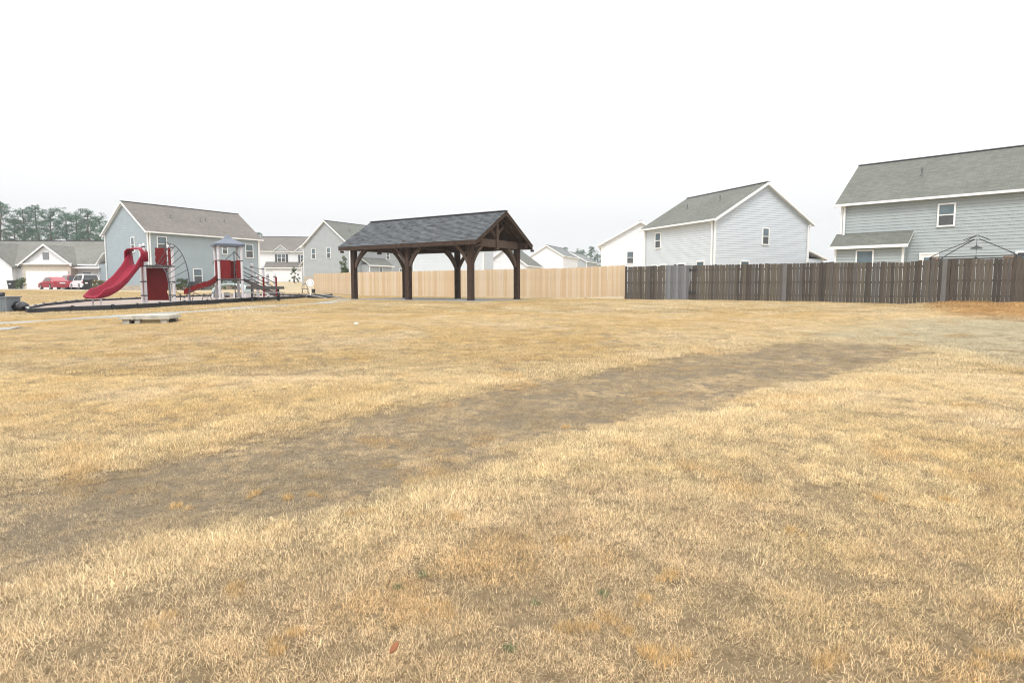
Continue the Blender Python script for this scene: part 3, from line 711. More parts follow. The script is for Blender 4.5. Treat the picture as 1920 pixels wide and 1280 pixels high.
# slide chute
top = (near+left)/2; top_in = top; ex = PX(170,540,26.0); ex = Vector((ex.x-c0.x, ex.y-c0.y, 0)); out = (ex-top); out.z = 0; L = out.length; od = out/L; top = top+od*.28; L -= .28; sdv = Vector((-od.y, od.x, 0))
prof = [(-.25,DK+.02),(0,DK),(.10,DK-.05),(.25,DK-.42),(.42,DK-.85),(.6,DK-1.18),(.75,DK-1.36),(.88,DK-1.43),(1.0,DK-1.45)]
fine = []
for i in range(33):
    t = -.01+1.01*i/32; 
    for (t0,z0),(t1,z1) in zip(prof, prof[1:]):
        if t0 <= t <= t1 or (t < t0 and t0 == prof[0][0]): s_ = (t-t0)/(t1-t0); fine.append((t, z0*(1-s_)+z1*s_)); break
sm = [fine[0]]+[((fine[i-1][0]+fine[i][0]*2+fine[i+1][0])/4,(fine[i-1][1]+fine[i][1]*2+fine[i+1][1])/4) for i in range(1,len(fine)-1)]+[fine[-1]]
b = MB(); rows = []; hw = .32
for t, z in sm:
    wall = .30 if t < .85 else .30*(1-t)/.15+.05
    if t < .22: wall = .30+.24*min(1, (.22-t)/.22)
    sec = [(-hw-.05,wall),(-hw-.02,wall+.03),(-hw+.02,wall),(-hw+.07,.06),(-hw+.16,0),(hw-.16,0),(hw-.07,.06),(hw-.02,wall),(hw+.02,wall+.03),(hw+.05,wall),(hw+.03,.0),(hw-.1,-.07),(-hw+.1,-.07),(-hw-.03,0)]
    rows.append([top+od*(t*L)+sdv*a+Vector((0,0,z+h_)) for a,h_ in sec])
for a, c in zip(rows, rows[1:]):
    for k in range(14): b.poly([a[k], a[(k+1)%14], c[(k+1)%14], c[k]])
b.poly(rows[0]); b.poly(rows[-1]); me = b.mesh('slide_chute', RED, True)
import bmesh
def weld(me, d=1e-4):
    bm = bmesh.new(); bm.from_mesh(me); bmesh.ops.remove_doubles(bm, verts=bm.verts, dist=d); bmesh.ops.recalc_face_normals(bm, faces=bm.faces); bm.to_mesh(me); bm.free(); return me
sl = link('slide_chute', weld(me), tw)
b = MB(); rows = []                                               # hood over the slide entrance
for t in (-.03,.03,.08,.12):
    z0 = DK+.60; hgt = .22 if t < .06 else .16
    sec = [(-.43,z0-.45),(-.42,z0),(-.30,z0+hgt*.75),(0,z0+hgt),(.30,z0+hgt*.75),(.42,z0),(.43,z0-.45),(.38,z0-.45),(.37,z0-.02),(.26,z0+hgt*.65),(0,z0+hgt-.06),(-.26,z0+hgt*.65),(-.37,z0-.02),(-.38,z0-.45)]
    rows.append([top+od*(t*L)+sdv*a+Vector((0,0,h_)) for a,h_ in sec])
for a, c in zip(rows, rows[1:]):
    for k in range(14): b.poly([a[k], a[(k+1)%14], c[(k+1)%14], c[k]])
b.poly(rows[0]); b.poly(rows[-1]); link('slide_hood', weld(b.mesh('slide_hood', RED, True)), tw)
for s_ in (-.18, .18):
    q = top+od*(L*.9)+sdv*s_; b = MB(); b.tube([q+Vector((0,0,-.2)), q+Vector((0,0,.24))], .035, 8); b.build('slide_leg', GPOST, tw)
# arching ladder on the right side
ar = right_; adir = Vector((.95,-.3,0)).normalized(); aw = Vector((-.55,-.4,0))
def arch(o, h0, reach, drop):
    pts = []
    for i in range(15):
        t = i/14*math.pi/2; pts.append(o+adir*(reach*math.sin(t))+Vector((0,0,drop+(h0-drop)*math.cos(t))))
    pts.append(pts[-1]*1+Vector((0,0,-drop-.15))); return pts
r1 = arch(ar+aw*.2, 2.72, 1.12, .9); r2 = arch(ar+aw*1.05, DK+.02, .78, .7)
b = MB(); b.tube(r1, .022, 8); b.tube(r2, .022, 8)
hook = [ar+aw*.2+Vector((0,0,2.72))+Vector((-.22*math.sin(k/6*math.pi*.5),.05,.10*math.sin(k/6*math.pi)-.35*(k/6)**3)) for k in range(7)]
b.tube(hook, .022, 8); b.build('arch_rail', RAILM, tw)
for i in range(2,16,2):
    b = MB(); b.tube([r1[i-1], r2[min(i-1,15)]], .016, 6); b.build('rung', RAILM, tw)
# net of low bars between the towers
nn = PX(365,540,31.0); o = thing('net_climber', 'low zigzag of thin dark climbing bars between the two towers', 'climber', (nn.x,nn.y,MZ(nn.x,nn.y)))
zig = [(-.95,.42),(-.55,.08),(-.25,.45),(.25,.22),(.6,.1),(.95,.40)]
for (xa,za),(xb,zb) in zip(zig, zig[1:]):
    b = MB(); b.tube([(xa,0,za),(xb,.05,zb)], .018, 6); b.build('bar', RAILM, o)
for x in (-.75,-.2,.3,.85):
    b = MB(); b.tube([(x,.02,-.15),(x+random.uniform(-.2,.2),.02,.32)], .018, 6); b.build('bar', RAILM, o)
# roofed tower
c1 = PX(412,540,32.4); t2 = thing('roofed_tower', 'small roofed play tower with red panels, low slide and brown ramp', 'playset', (c1.x,c1.y,MZ(c1.x,c1.y)))
v1, v2 = Vector((.92,.62,0)), Vector((-.62,.92,0)); D2 = 1.05; TH = 2.78
cor = [Vector((0,0,0)), v1, v1+v2, v2]; cen2 = (v1+v2)/2
for p in cor:
    b = MB(); b.lathe([(.068,-.25),(.068,TH)], p, 12); po = b.build('post', GPOST, t2)
    b = MB(); [clamp_ring(b, p, z, .072) for z in (D2-.04, D2+.95)]; b.build('clamp', RAILM, po)
b = MB(); b.prism([p+Vector((0,0,D2-.09)) for p in cor], (0,0,.09)); b.build('deck', BROWN, t2)
b = MB(); rc = [cen2+(p-cen2)*1.32 for p in cor]; r2_ = [cen2+(p-cen2)*.42 for p in cor]; ap = cen2+Vector((0,0,TH+.60))
for i in range(4):
    j = (i+1)%4; z0, z1, z2 = Vector((0,0,TH-.02)), Vector((0,0,TH+.09)), Vector((0,0,TH+.38))
    b.poly([rc[i]+z0, rc[j]+z0, rc[j]+z1, rc[i]+z1], 1); b.poly([rc[i]+z1, rc[j]+z1, r2_[j]+z2, r2_[i]+z2]); b.poly([r2_[i]+z2, r2_[j]+z2, ap+(r2_[j]-cen2)*.12, ap+(r2_[i]-cen2)*.12])
b.poly([ap+(q-cen2)*.12 for q in r2_]); b.poly([q+Vector((0,0,TH-.02)) for q in rc][::-1], 1)
b.build('roof', [CANW, mat('roof_edge_slate', (.10,.12,.16), .5, .1)], t2)
panel(t2, cor[0], cor[0]+v1*.55, D2+.02, D2+.98, DRED, .03, .05, 'guard_panel'); panel(t2, cor[0]+v1*.72, cor[1], D2+.02, D2+.98, DRED, .02, .05, 'guard_panel')
panel(t2, cor[0], cor[0]+v2*.4, D2+.02, D2+.98, DRED, .03, .05, 'guard_panel'); panel(t2, cor[3], cor[3]-v2*.42, D2+.02, D2+.98, DRED, .03, .05, 'guard_panel')
panel(t2, cor[2], cor[3], D2+.02, D2+.98, DRED, .02, .05, 'guard_panel')
# its low slide to the left
sv = Vector((-1.55,-.35,0)); s0 = v2*.5; b = MB(); rows = []; sn = Vector((-sv.y,sv.x,0)).normalized()
for i in range(11):
    t = i/10; z = D2*(1-t)**1.15*(1-.12*math.sin(t*6.3))+.30*t
    rows.append([s0+sv*t+sn*a+Vector((0,0,z+h_)) for a,h_ in ((-.3,.2),(-.24,.2),(-.2,.02),(.2,.02),(.24,.2),(.3,.2),(.27,-.05),(-.27,-.05))])
for a, c in zip(rows, rows[1:]):
    for k in range(8): b.poly([a[k], a[(k+1)%8], c[(k+1)%8], c[k]])
b.poly(rows[0]); b.poly(rows[-1]); link('low_slide', weld(b.mesh('low_slide', DRED, False)), t2)
b = MB(); q = s0+sv*.9; b.tube([q+Vector((0,0,-.2)), q+Vector((0,0,.3))], .04, 8); b.build('slide_leg', GPOST, t2)
# dark ramp and rails to the right
rv = Vector((1.7,.55,0)); rs = v1+v2*.25; rn = Vector((-rv.y,rv.x,0)).normalized()
for sg in (0, .7):
    b = MB(); b.prism([rs+rn*sg+Vector((0,0,D2-.06)), rs+rn*sg+rv+Vector((0,0,.02)), rs+rn*sg+rv+Vector((0,0,.30)), rs+rn*sg+Vector((0,0,D2+.08))], rn*.05); b.build('ramp_side', BROWN, t2)
    for zz in (.55, .30, .12):
        b = MB(); b.tube([rs+rn*sg+Vector((0,0,D2+.15+zz)), rs+rn*sg+rv*.95+Vector((0,0,.28+zz))], .018, 6); b.build('hand_rail', RAILM, t2)
for k in range(6):
    t = (k+.5)/6; q = rs+rv*t; b = MB(); b.prism([q+Vector((0,0,D2*(1-t)+.02)), q+rn*.7+Vector((0,0,D2*(1-t)+.02)), q+rn*.7+rv*.16+Vector((0,0,D2*(1-t)+.02)), q+rv*.16+Vector((0,0,D2*(1-t)+.02))], (0,0,.04)); b.build('step', BROWN, t2)
for t in (.62, .98):
    q = rs+rv*t; b = MB(); b.lathe([(.05,-.2),(.05,1.15)], q, 10); b.build('rail_post', DRED, t2)
apx = v1*.75+Vector((0,-.1,0)); b = MB()                           # dark climbing pole with two stays
for e in (v1*.3, v1*1.0): b.tube([e+Vector((0,0,D2+1.0)), apx+Vector((0,0,D2+1.42))], .022, 6)
b.tube([apx+Vector((0,-.12,-.2)), apx+Vector((0,-.1,D2+1.42))], .026, 8); b.build('climbing_pole', RAILM, t2)
# pale arched crawl tunnel behind the roofed tower
pt = PX(428,540,38.5); o = thing('crawl_tunnel', 'pale green arched play shelter seen between the roofed tower posts', 'playset', (pt.x,pt.y,MZ(pt.x,pt.y)))
PALEG = mat('pale_green_plastic', (.42,.52,.50), .5, .08); b = MB(); n = 10; outl = []
for i in range(n+1):
    t = math.pi*i/n; outl.append(Vector((-1.05*math.cos(t), 0, .25+.62*math.sin(t)**.8)))
inn = [Vector((p.x*.88, 0, .25+(p.z-.25)*.86)) for p in outl]
for i in range(n):
    b.prism([outl[i],outl[i+1],inn[i+1],inn[i]], (0,.9,0))
b.build('arched_roof', PALEG, o)
for x in (-1.0, -.35, .35, 1.0):
    b = MB(); b.box(x-.05,x+.05,0,.9,-.15,.30); b.build('side_post', GPOST, o)
b = MB(); b.box(-.95,.95,.1,.8,.12,.2); b.build('seat', CONC, o)
# exercise posts
e0 = PX(473,540,34.5); o = thing('exercise_posts', 'row of light grey exercise posts with dark clamps and a pull-up bar', 'playset', (e0.x,e0.y,MZ(e0.x,e0.y))); tops = []
for px, yy, Y in ((473.5,494,34.5),(483.5,513,35.6),(494,498,37.0),(502.5,512,37.5),(516,513,38.0)):
    p = PX(px,540,Y); tp = PX(px,yy,Y); q = Vector((p.x,p.y,0))-Vector((e0.x,e0.y,0)); hgt = tp.z-MZ(e0.x,e0.y); tops.append(q+Vector((0,0,hgt)))
    b = MB(); b.lathe([(.085,-.2),(.085,hgt-.06),(.06,hgt)], q, 12); po = b.build('post', GPOST, o)
    b = MB(); [clamp_ring(b, q, z, .09) for z in (hgt-.2, hgt*.62, hgt*.35)]; b.build('clamp', RAILM, po)
b = MB(); b.tube([tops[0]-Vector((0,0,.22)), tops[2]-Vector((0,0,.22))], .02, 8); b.build('pull_up_bar', RAILM, o)
for i, j, z in ((1,3,.5),(3,4,.6),(0,1,.9)):
    b = MB(); b.tube([Vector((tops[i].x,tops[i].y,z)), Vector((tops[j].x,tops[j].y,z))], .02, 8); b.build('bar', RAILM, o)
# picnic table
p0 = PX(497,540,30.2); o = thing('picnic_table', 'dark brown picnic table standing before the playground border', 'table', (p0.x,p0.y,gz(p0.x,p0.y)), R(24))
TBL = mat('dark_table_top', (.065,.06,.06), .6, .2, 4); TEDGE = mat('grey_bench_plank', (.27,.27,.28), .7, .15, 4)
for k in range(5):
    b = MB(); b.box(-.85,.85,-.37+k*.15,-.235+k*.15,.69,.735); b.build('table_board', TBL, o)
b = MB(); b.box(-.86,.86,-.375,.375,.60,.685); b.build('table_frame', TBL, o)
for s in (-1, 1):
    for k in range(2):
        b = MB(); b.box(-.85,.85,s*.66-.13+k*.14,s*.66-.01+k*.14,.42,.46); b.build('bench_plank', TEDGE, o)
for x in (-.6, .6):
    b = MB(); b.bar((x,-.78,.40), (x,.78,.40), .06, .05); b.build('cross_bar', DARK, o)
    for s in (-1, 1):
        b = MB(); b.bar((x,s*.62,-.03), (x,s*.22,.60), .07, .06, up=(1,0,0)); b.build('leg', DARK, o)
# disc sign
p = PX(582,540,41.5); o = thing('disc_sign', 'white round disc on a white pole beside the playground', 'sign', (p.x,p.y,gz(p.x,p.y)))
b = MB(); b.lathe([(.035,-.2),(.035,.85)], (0,0,0), 10); b.build('pole', WHITE, o)
b = MB(); b.prism([(.26*math.cos(k*.2618),-.05,.98+.26*math.sin(k*.2618)) for k in range(24)], (0,.035,0)); ds = b.build('disc', WHITE, o)
b = MB()
for k in range(24):
    a0, a1 = k*.2618, (k+1)*.2618
    b.poly([(.19*math.cos(a0),-.053,.98+.19*math.sin(a0)),(.19*math.cos(a1),-.053,.98+.19*math.sin(a1)),(.165*math.cos(a1),-.053,.98+.165*math.sin(a1)),(.165*math.cos(a0),-.053,.98+.165*math.sin(a0))])
b.build('ring_mark', mat('grey_ring', (.38,.38,.36), .7, .1), ds, fix=False)
# dark wire chair by the fence end
p = PX(572,540,56); o = thing('wire_chair', 'dark wire garden chair near the end of the new fence', 'chair', (p.x,p.y,gz(p.x,p.y)), .4); b = MB()
for x in (-.26,.26):
    for y in (-.24,.24):
        c = MB(); c.tube([(x,y,-.03),(x*.9,y*.9,.42)], .02, 6); c.build('leg', DARK, o)
b.box(-.28,.28,-.27,.27,.41,.45); b.build('seat', DARK, o)
b = MB(); b.tube([(.26*math.cos(math.pi*k/10),.25,.45+.45*math.sin(math.pi*k/10)) for k in range(11)], .022, 6); [b.tube([(x,.25,.44),(x,.25,.8)], .012, 6) for x in (-.12,0,.12)]; b.build('backrest', DARK, o)
p = PX(587.5,540,58); o = thing('small_bin', 'small black bin against the end of the new fence', 'bin', (p.x,p.y,gz(p.x,p.y)))
b = MB(); b.lathe([(.14,0),(.17,.36),(.19,.37),(.19,.40)], (0,0,-.02), 12); b.build('body', DARK, o); b = MB(); b.lathe([(.2,.385),(.16,.42),(.03,.44)], (0,0,-.02), 12); b.build('lid', DARK, o)
# ---------------------------------------------------------------- yard objects
# storm drain inlet
ix, iy = INLET; o = thing('storm_drain_inlet', 'weathered concrete storm drain inlet with open slots in the lawn', 'drain inlet', (ix,iy,gz(ix,iy)-.03), R(12))
b = MB(); b.box(-.66,.66,-.55,.55,.135,.225); b.box(-.62,.62,-.51,.51,.224,.24); tp = b.build('top_slab', CONC_OLD, o)
for x0, x1 in ((-.58,-.40),(-.26,-.02),(.42,.58)):
    b = MB(); b.box(x0,x1,-.5,-.32,-.2,.135) if x0 != -.26 else b.box(-.26,-.12,-.5,-.32,-.2,.135); b.build('support_pier', CONC_OLD, o)
for x in (-.5,.5):
    b = MB(); b.box(x-.1,x+.1,.3,.5,-.2,.135); b.build('support_pier', CONC_OLD, o)
b = MB(); b.box(-.12,.42,-.42,-.36,-.15,.11); b.build('inner_wall', mat('drain_tan', (.40,.33,.22), .95, .2, 5, .4), o)
b = MB(); b.box(-.60,.60,-.30,.50,-.15,.06); b.build('drain_floor', DARK, o)
# grey utility cabinet with dark pipe on its lid
p = PX(-2,540,24.6); o = thing('utility_cabinet', 'grey ribbed utility cabinet at the left edge of the lawn', 'cabinet', (p.x,p.y,gz(p.x,p.y)), R(8))
CAB = mat('grey_cabinet', (.175,.20,.215), .6, .08, 3); b = MB(); b.box(-.5,.5,-.42,.42,-.05,.56)
for k in range(11): b.box(-.48+k*.092,-.43+k*.092,-.437,-.42,.03,.52)
cb = b.build('cabinet_body', CAB, o); b = MB(); b.box(-.54,.54,-.46,.46,.56,.61); b.build('lid', CAB, o)
b = MB(); b.tube([(-.45,-.1,.69),(.22,-.1,.69)], .085, 12); b.build('pipe_roll', DARK, o)
# black rubbish bag
p = PX(35,540,24.8); bg_ = MB(); n1, n2 = 14, 20
for i in range(n1+1):
    th_ = math.pi*i/n1
    for j in range(n2):
        ph = 2*math.pi*j/n2; rr = .85+.30*abs(math.sin(2.5*ph+2.2*th_))+.22*abs(math.sin(4*ph-3*th_+1))-.15*abs(math.sin(7*ph+5*th_))
        zz = math.cos(th_); bg_.v.append((.29*rr*math.sin(th_)*math.cos(ph), .25*rr*math.sin(th_)*math.sin(ph), .19+.2*zz*(1.15 if zz > 0 else .95)*(1+.12*math.sin(4*ph)*math.sin(th_))))
for i in range(n1):
    for j in range(n2): bg_.f.append((i*n2+j, i*n2+(j+1)%n2, (i+1)*n2+(j+1)%n2, (i+1)*n2+j)); bg_.m.append(0)
me = bg_.mesh('rubbish_bag', mat('black_plastic_film', (.012,.012,.014), .22, .2, 6, .9, 7, spec=.7), True)
o = link('rubbish_bag', me); o.location = (p.x,p.y,gz(p.x,p.y)-.02); tag(o, 'crumpled black rubbish bag leaning beside the grey cabinet', 'rubbish bag')
# litter
LIT = mat('white_litter', (.78,.78,.77), .6, .05)
for px, py, lab in ((668,609,'scrap of white litter on the open lawn before the pavilion'),(1084,559,'white litter lying at the foot of the new fence')):
    x, y = gp(px, py); b = MB(); b.prism([(-.05,-.02,0),(.05,-.025,.01),(.06,.02,.02),(-.01,.03,.025),(-.05,.01,.012)], (.0,.006,.02)); o = b.build('litter', LIT); o.location = (x,y,gz(x,y)+.03); tag(o, lab, 'litter')
x, y = gp(731,1253); b = MB()
for k in range(6):
    t0, t1 = k/6, (k+1)/6; w0, w1 = .012*math.sin(math.pi*t0)**.7, .012*math.sin(math.pi*t1)**.7
    b.hexa([(t0*.055,-w0,.01*t0),(t1*.055,-w1,.01*t1),(t1*.055,w1,.01*t1),(t0*.055,w0,.01*t0),(t0*.055,-w0*.9,.002+.01*t0+.004),(t1*.055,-w1*.9,.002+.01*t1+.004),(t1*.055,w1*.9,.002+.01*t1+.004),(t0*.055,w0*.9,.002+.01*t0+.004)])
o = b.build('fallen_leaf', mat('brown_leaf', (.22,.08,.03), .7, .2, 30)); o.location = (x,y,gz(x,y)+.045); o.rotation_euler = (.25,-.35,1.0); tag(o, 'single brown fallen leaf in the grass at the bottom of the picture', 'leaf')
# ---------------------------------------------------------------- garden gazebo frame behind the fence
p = PX(1826,540,31.5); o = thing('gazebo_frame', 'bare dark metal gazebo frame with hanging lamp in the right-hand yard', 'gazebo', (p.x,p.y,gz(p.x,p.y)), ang(dK.x,dK.y)); W2, D2_, HZ = 1.7, 1.4, 2.2
IRON = mat('dark_iron', (.03,.03,.032), .5, .2, 5)
cs = [(-W2,-D2_),(W2,-D2_),(W2,D2_),(-W2,D2_)]
for x, y in cs:
    b = MB(); b.bar((x,y,-.1), (x,y,HZ), .07, .07, up=(0,1,0)); b.build('post', IRON, o)
    b = MB(); b.tube([(x*t,y*t,HZ+.95*(1-t)**.9) for t in (1,.8,.6,.4,.2,.06)], .022, 6); b.build('roof_rib', IRON, o)
for (xa,ya),(xb,yb) in zip(cs, cs[1:]+cs[:1]):
    for z in (HZ, HZ-.14):
        b = MB(); b.tube([(xa,ya,z),(xb,yb,z)], .02, 6); b.build('top_rail', IRON, o)
cup = [(-.5,-.4),(.5,-.4),(.5,.4),(-.5,.4)]
for x, y in cup:
    b = MB(); b.tube([(x,y,HZ+.86),(0,0,HZ+1.10)], .02, 6); b.build('cupola_rib', IRON, o)
b = MB(); b.tube([(0,0,HZ+.95),(0,0,HZ+.50)], .012, 6); b.lathe([(.27,.0),(.22,.06),(.10,.10),(.05,.16)], (0,0,HZ+.42), 16); b.lathe([(.05,-.02),(.07,.02)], (0,0,HZ-.02), 8); b.tube([(0,0,HZ+.42),(0,0,HZ)], .01, 6); b.build('hanging_lamp', IRON, o)
CURT = mat('tan_curtain', (.42,.32,.24), .9, .25, 6)
for x, w_ in ((-W2+.2,.36),(W2-.25,.5)):
    b = MB(); n = 12; rows = []
    for z, k in ((HZ-.02,1.0),(HZ-.35,.85),(HZ-.7,.7),(HZ-1.9,.8)):
        rows.append([(x+(i/n-.5)*w_*k, -D2_+.06+.05*math.sin(i*2.4), z) for i in range(n+1)])
    for a, c in zip(rows, rows[1:]):
        for i in range(n): b.poly([a[i],a[i+1],c[i+1],c[i]])
    for a, c in zip(rows, rows[1:]):
        for i in range(n): b.poly([tuple(Vector(q)+Vector((0,.03,0))) for q in (a[i],c[i],c[i+1],a[i+1])])
    b.build('curtain', CURT, o, fix=False)
# ---------------------------------------------------------------- vehicles and bins
TYRE = mat('tyre_rubber', (.02,.02,.02), .8, .2); RIM = mat('alloy_rim', (.5,.5,.5), .35, .05, metal=.7); LAMP = mat('red_tail_lamp', (.45,.02,.02), .25, .05); PLATE = mat('number_plate', (.7,.7,.7), .5, .05)
CGL = mat('car_glass', (.03,.035,.04), .08, .1, spec=.8)
def car(name, label, loc, rz, paint, kind, group=None):
    o = thing(name, label, 'car', loc, rz, group)                # local +x is the front
    L, W, H = (4.75,1.82,1.43) if kind == 'sedan' else (4.6,1.86,1.68)
    low = [(-.5,.28),(-.5,.62),(-.485,.92 if kind == 'sedan' else 1.0),(-.30,.98 if kind == 'sedan' else 1.02),(.12,.95 if kind == 'sedan' else 1.02),(.42,.80),(.495,.62),(.5,.30)]
    up = [(-.36,.97),(-.20,H-.03),(.02,H),(.14,H-.06),(.27,.93)] if kind == 'sedan' else [(-.485,1.0),(-.44,H-.06),(-.3,H),(.06,H),(.15,H-.07),(.29,1.0)]
    def body(prof, w0, w1, zlo, zhi, m, nm, par):
        b = MB(); rows = []
        for s in (-1, -.8, .8, 1):
            rows.append([(x*L, s*(w0+(w1-w0)*max(0,min(1,(z-zlo)/(zhi-zlo))))/2, z-(.04 if abs(s) == 1 else 0)) for x,z in prof])
        n = len(prof)
        for a, c in zip(rows, rows[1:]):
            for i in range(n): b.poly([a[i],a[(i+1)%n],c[(i+1)%n],c[i]])
        b.poly(rows[0]); b.poly(rows[-1]); return link(nm, weld(b.mesh(nm, m)), par)
    bo = body(low, W, W*.96, .3, 1.0, paint, 'body', o); gh = body(up, W*.9, W*.70, .95, H, paint, 'cabin', o)
    zt, zb = H-.13, 1.0
    for s in (-1, 1):                                             # side glass
        b = MB(); wy = lambda z: (W*.9+(W*.70-W*.9)*(z-.95)/(H-.95))/2+.012; x0, x1 = ((-.30,.20) if kind == 'sedan' else (-.44,.21)); xt0, xt1 = ((-.18,.10) if kind == 'sedan' else (-.42,.12))
        for k in range(2):
            f0, f1 = k/2+.01, (k+1)/2-.02
            q = [(L*(x0+(x1-x0)*f0),s*wy(zb),zb),(L*(x0+(x1-x0)*f1),s*wy(zb),zb),(L*(xt0+(xt1-xt0)*f1),s*wy(zt),zt),(L*(xt0+(xt1-xt0)*f0),s*wy(zt),zt)]
            b.prism(q, (0,s*.006,0))
        b.build('side_window', CGL, gh)
    b = MB(); e0 = .33 if kind == 'sedan' else .478; e1 = .215 if kind == 'sedan' else .447
    b.prism([(-L*e0-.02,-W*.38,zb+.02),(-L*e0-.02,W*.38,zb+.02),(-L*e1-.03,W*.31,zt+.02),(-L*e1-.03,-W*.31,zt+.02)], (-.012,0,.012)); b.build('rear_window', CGL, gh)
    for s in (-1, 1):
        b = MB(); b.box(-L*.5-.012,-L*.47,s*W*.40-.17,s*W*.40+.13 if s < 0 else s*W*.40+.13,.70,.86); b.build('tail_light', LAMP, bo)
    b = MB(); b.box(-L*.5-.015,-L*.5+.01,-.26,.26,.66,.80); b.build('number_plate', PLATE, bo); b = MB(); b.box(-L*.5-.03,-L*.48,-W*.45,W*.45,.26,.42); b.build('bumper', DARK if kind != 'sedan' else paint, bo)
    for x in (-.31, .31):
        for s in (-1, 1):
            b = MB(); c = Vector((x*L,s*(W/2-.09),.33)); b.tube([c-Vector((0,.1,0)), c+Vector((0,.1,0))], .33, 18); wh = b.build('wheel', TYRE, o)
            b = MB(); b.tube([c+Vector((0,s*.09,0)), c+Vector((0,s*.112,0))], .21, 14); b.build('rim', RIM, wh)
    return o
CRED = mat('red_car_paint', (.33,.02,.03), .3, .05, coat=.6); CRED2 = mat('dark_red_car_paint', (.24,.015,.025), .3, .05, coat=.6); CWHT = mat('white_car_paint', (.75,.75,.76), .3, .03, coat=.6)
def car_at(px, Y, h, *a):
    p = PX(px,540,Y); return car(a[0], a[1], (p.x,p.y,gz(p.x,p.y)+.05), ang(p.x,p.y)+h, a[2], a[3])
car_at(103, 70, R(17), 'parked_car', 'bright red parked sedan in front of the white garage door', CRED, 'sedan')
car_at(134, 74, R(12), 'parked_car', 'darker red car parked behind the red sedan', CRED2, 'suv')
car_at(160, 68, R(14), 'parked_car', 'white car half hidden behind the black wheelie bin', CWHT, 'suv')
BINM = mat('black_bin_plastic', (.02,.021,.024), .5, .2, 4)
def bin_(px, Y, lab, rz):
    p = PX(px,540,Y); o = thing('wheelie_bin', lab, 'bin', (p.x,p.y,gz(p.x,p.y)+.04), rz, 'black wheelie bins')
    b = MB(); b.hexa([(-.24,-.27,.05),(.24,-.27,.05),(.24,.25,.05),(-.24,.25,.05),(-.31,-.36,.98),(.31,-.36,.98),(.31,.33,.98),(-.31,.33,.98)]); b.build('bin_body', BINM, o)
    b = MB(); b.hexa([(-.34,-.40,.985),(.34,-.40,.985),(.34,.38,.985),(-.34,.38,.985),(-.30,-.34,1.07),(.30,-.34,1.07),(.30,.34,1.10),(-.30,.34,1.10)]); b.build('lid', BINM, o)
    b = MB(); b.box(-.12,.12,-.355,-.335,.62,.74); b.build('sticker', PLATE, o)
    for s in (-1, 1):
        b = MB(); b.tube([(s*.27,.27,.1),(s*.33,.27,.1)], .1, 12); b.build('wheel', TYRE, o)
bin_(165, 61.0, 'black wheelie bin in front of the white car', .3); bin_(23, 71.5, 'black wheelie bin beside the far-left house wall', .1)
pBv = Matrix.Rotation(ang(.53,.85), 3, 'Z')
for k, lab in ((5.1,'black air conditioner unit left of the pair at the blue-grey house'),(6.6,'grey air conditioner unit right of the pair at the blue-grey house')):
    q = Vector((pB.x,pB.y,0))+pBv@Vector((k-.6,-1.0,0)); o = thing('air_conditioner', lab, 'air conditioner', (q.x,q.y,gz(q.x,q.y)), ang(.53,.85))
    b = MB(); b.box(-.42,.42,-.42,.42,0,.95)
    for z in range(9): b.box(-.435,.435,-.435,.435,.1+z*.09,.13+z*.09)
    b.build('casing', SHUT if k < 6 else VENT, o); b = MB(); b.lathe([(.36,.95),(.36,.99),(.1,1.0)], (0,0,0), 16); b.build('fan_guard', DARK, o)
# ---------------------------------------------------------------- vegetation
def leaf_mat(name, c1, c2, tr=.25):
    m = bpy.data.materials.new(name); m.use_nodes = True; t = m.node_tree; n = t.nodes; n.remove(n['Principled BSDF'])
    a = n.new('ShaderNodeAttribute'); a.attribute_name = 'tone'; r = n.new('ShaderNodeValToRGB'); r.color_ramp.elements[0].color = (*c1,1); r.color_ramp.elements[1].color = (*c2,1)
    d = n.new('ShaderNodeBsdfDiffuse'); e = n.new('ShaderNodeBsdfTranslucent'); mx_ = n.new('ShaderNodeMixShader'); mx_.inputs[0].default_value = tr
    t.links.new(a.outputs['Fac'], r.inputs[0]); t.links.new(r.outputs[0], d.inputs[0]); t.links.new(r.outputs[0], e.inputs[0]); t.links.new(d.outputs[0], mx_.inputs[1]); t.links.new(e.outputs[0], mx_.inputs[2]); t.links.new(mx_.outputs[0], n['Material Output'].inputs[0]); return m
PINE = leaf_mat('hazed_pine_needles', (.07,.125,.095), (.15,.24,.18)); BUSH = leaf_mat('shrub_leaves', (.035,.06,.02), (.12,.16,.06)); DRYB = leaf_mat('dry_shrub_leaves', (.10,.085,.04), (.24,.21,.10))  # pine tones are paler and more teal, distance haze painted into the needle colour
BARK = mat('pine_bark', (.11,.085,.07), .95, .3, 5, .5, 12)
def cards(rng, centers, rad, per, ln, wd, flat=.6):
    c = np.repeat(np.asarray(centers), per, 0); rr = np.repeat(np.asarray(rad), per); n = len(c)
    off = rng.normal(size=(n,3)); off /= np.linalg.norm(off, axis=1)[:,None]+1e-9; off *= (rr*rng.random(n)**.45)[:,None]; off[:,2] *= flat
    p = c+off; d = rng.normal(size=(n,3))+off*.8/np.maximum(rr,.01)[:,None]; d /= np.linalg.norm(d, axis=1)[:,None]; s = np.cross(d, rng.normal(size=(n,3))); s /= np.linalg.norm(s, axis=1)[:,None]+1e-9
    l = (ln*rng.uniform(.6,1.3,n))[:,None]; w_ = (wd*rng.uniform(.6,1.3,n))[:,None]
    v = np.stack([p-d*l/2, p+s*w_/2, p+d*l/2, p-s*w_/2], 1).reshape(-1,3); f = np.arange(n*4).reshape(-1,4); tone = np.clip(np.repeat(rng.random(len(centers)), per)*.6+rng.random(n)*.4, 0, 1); return v, f, tone
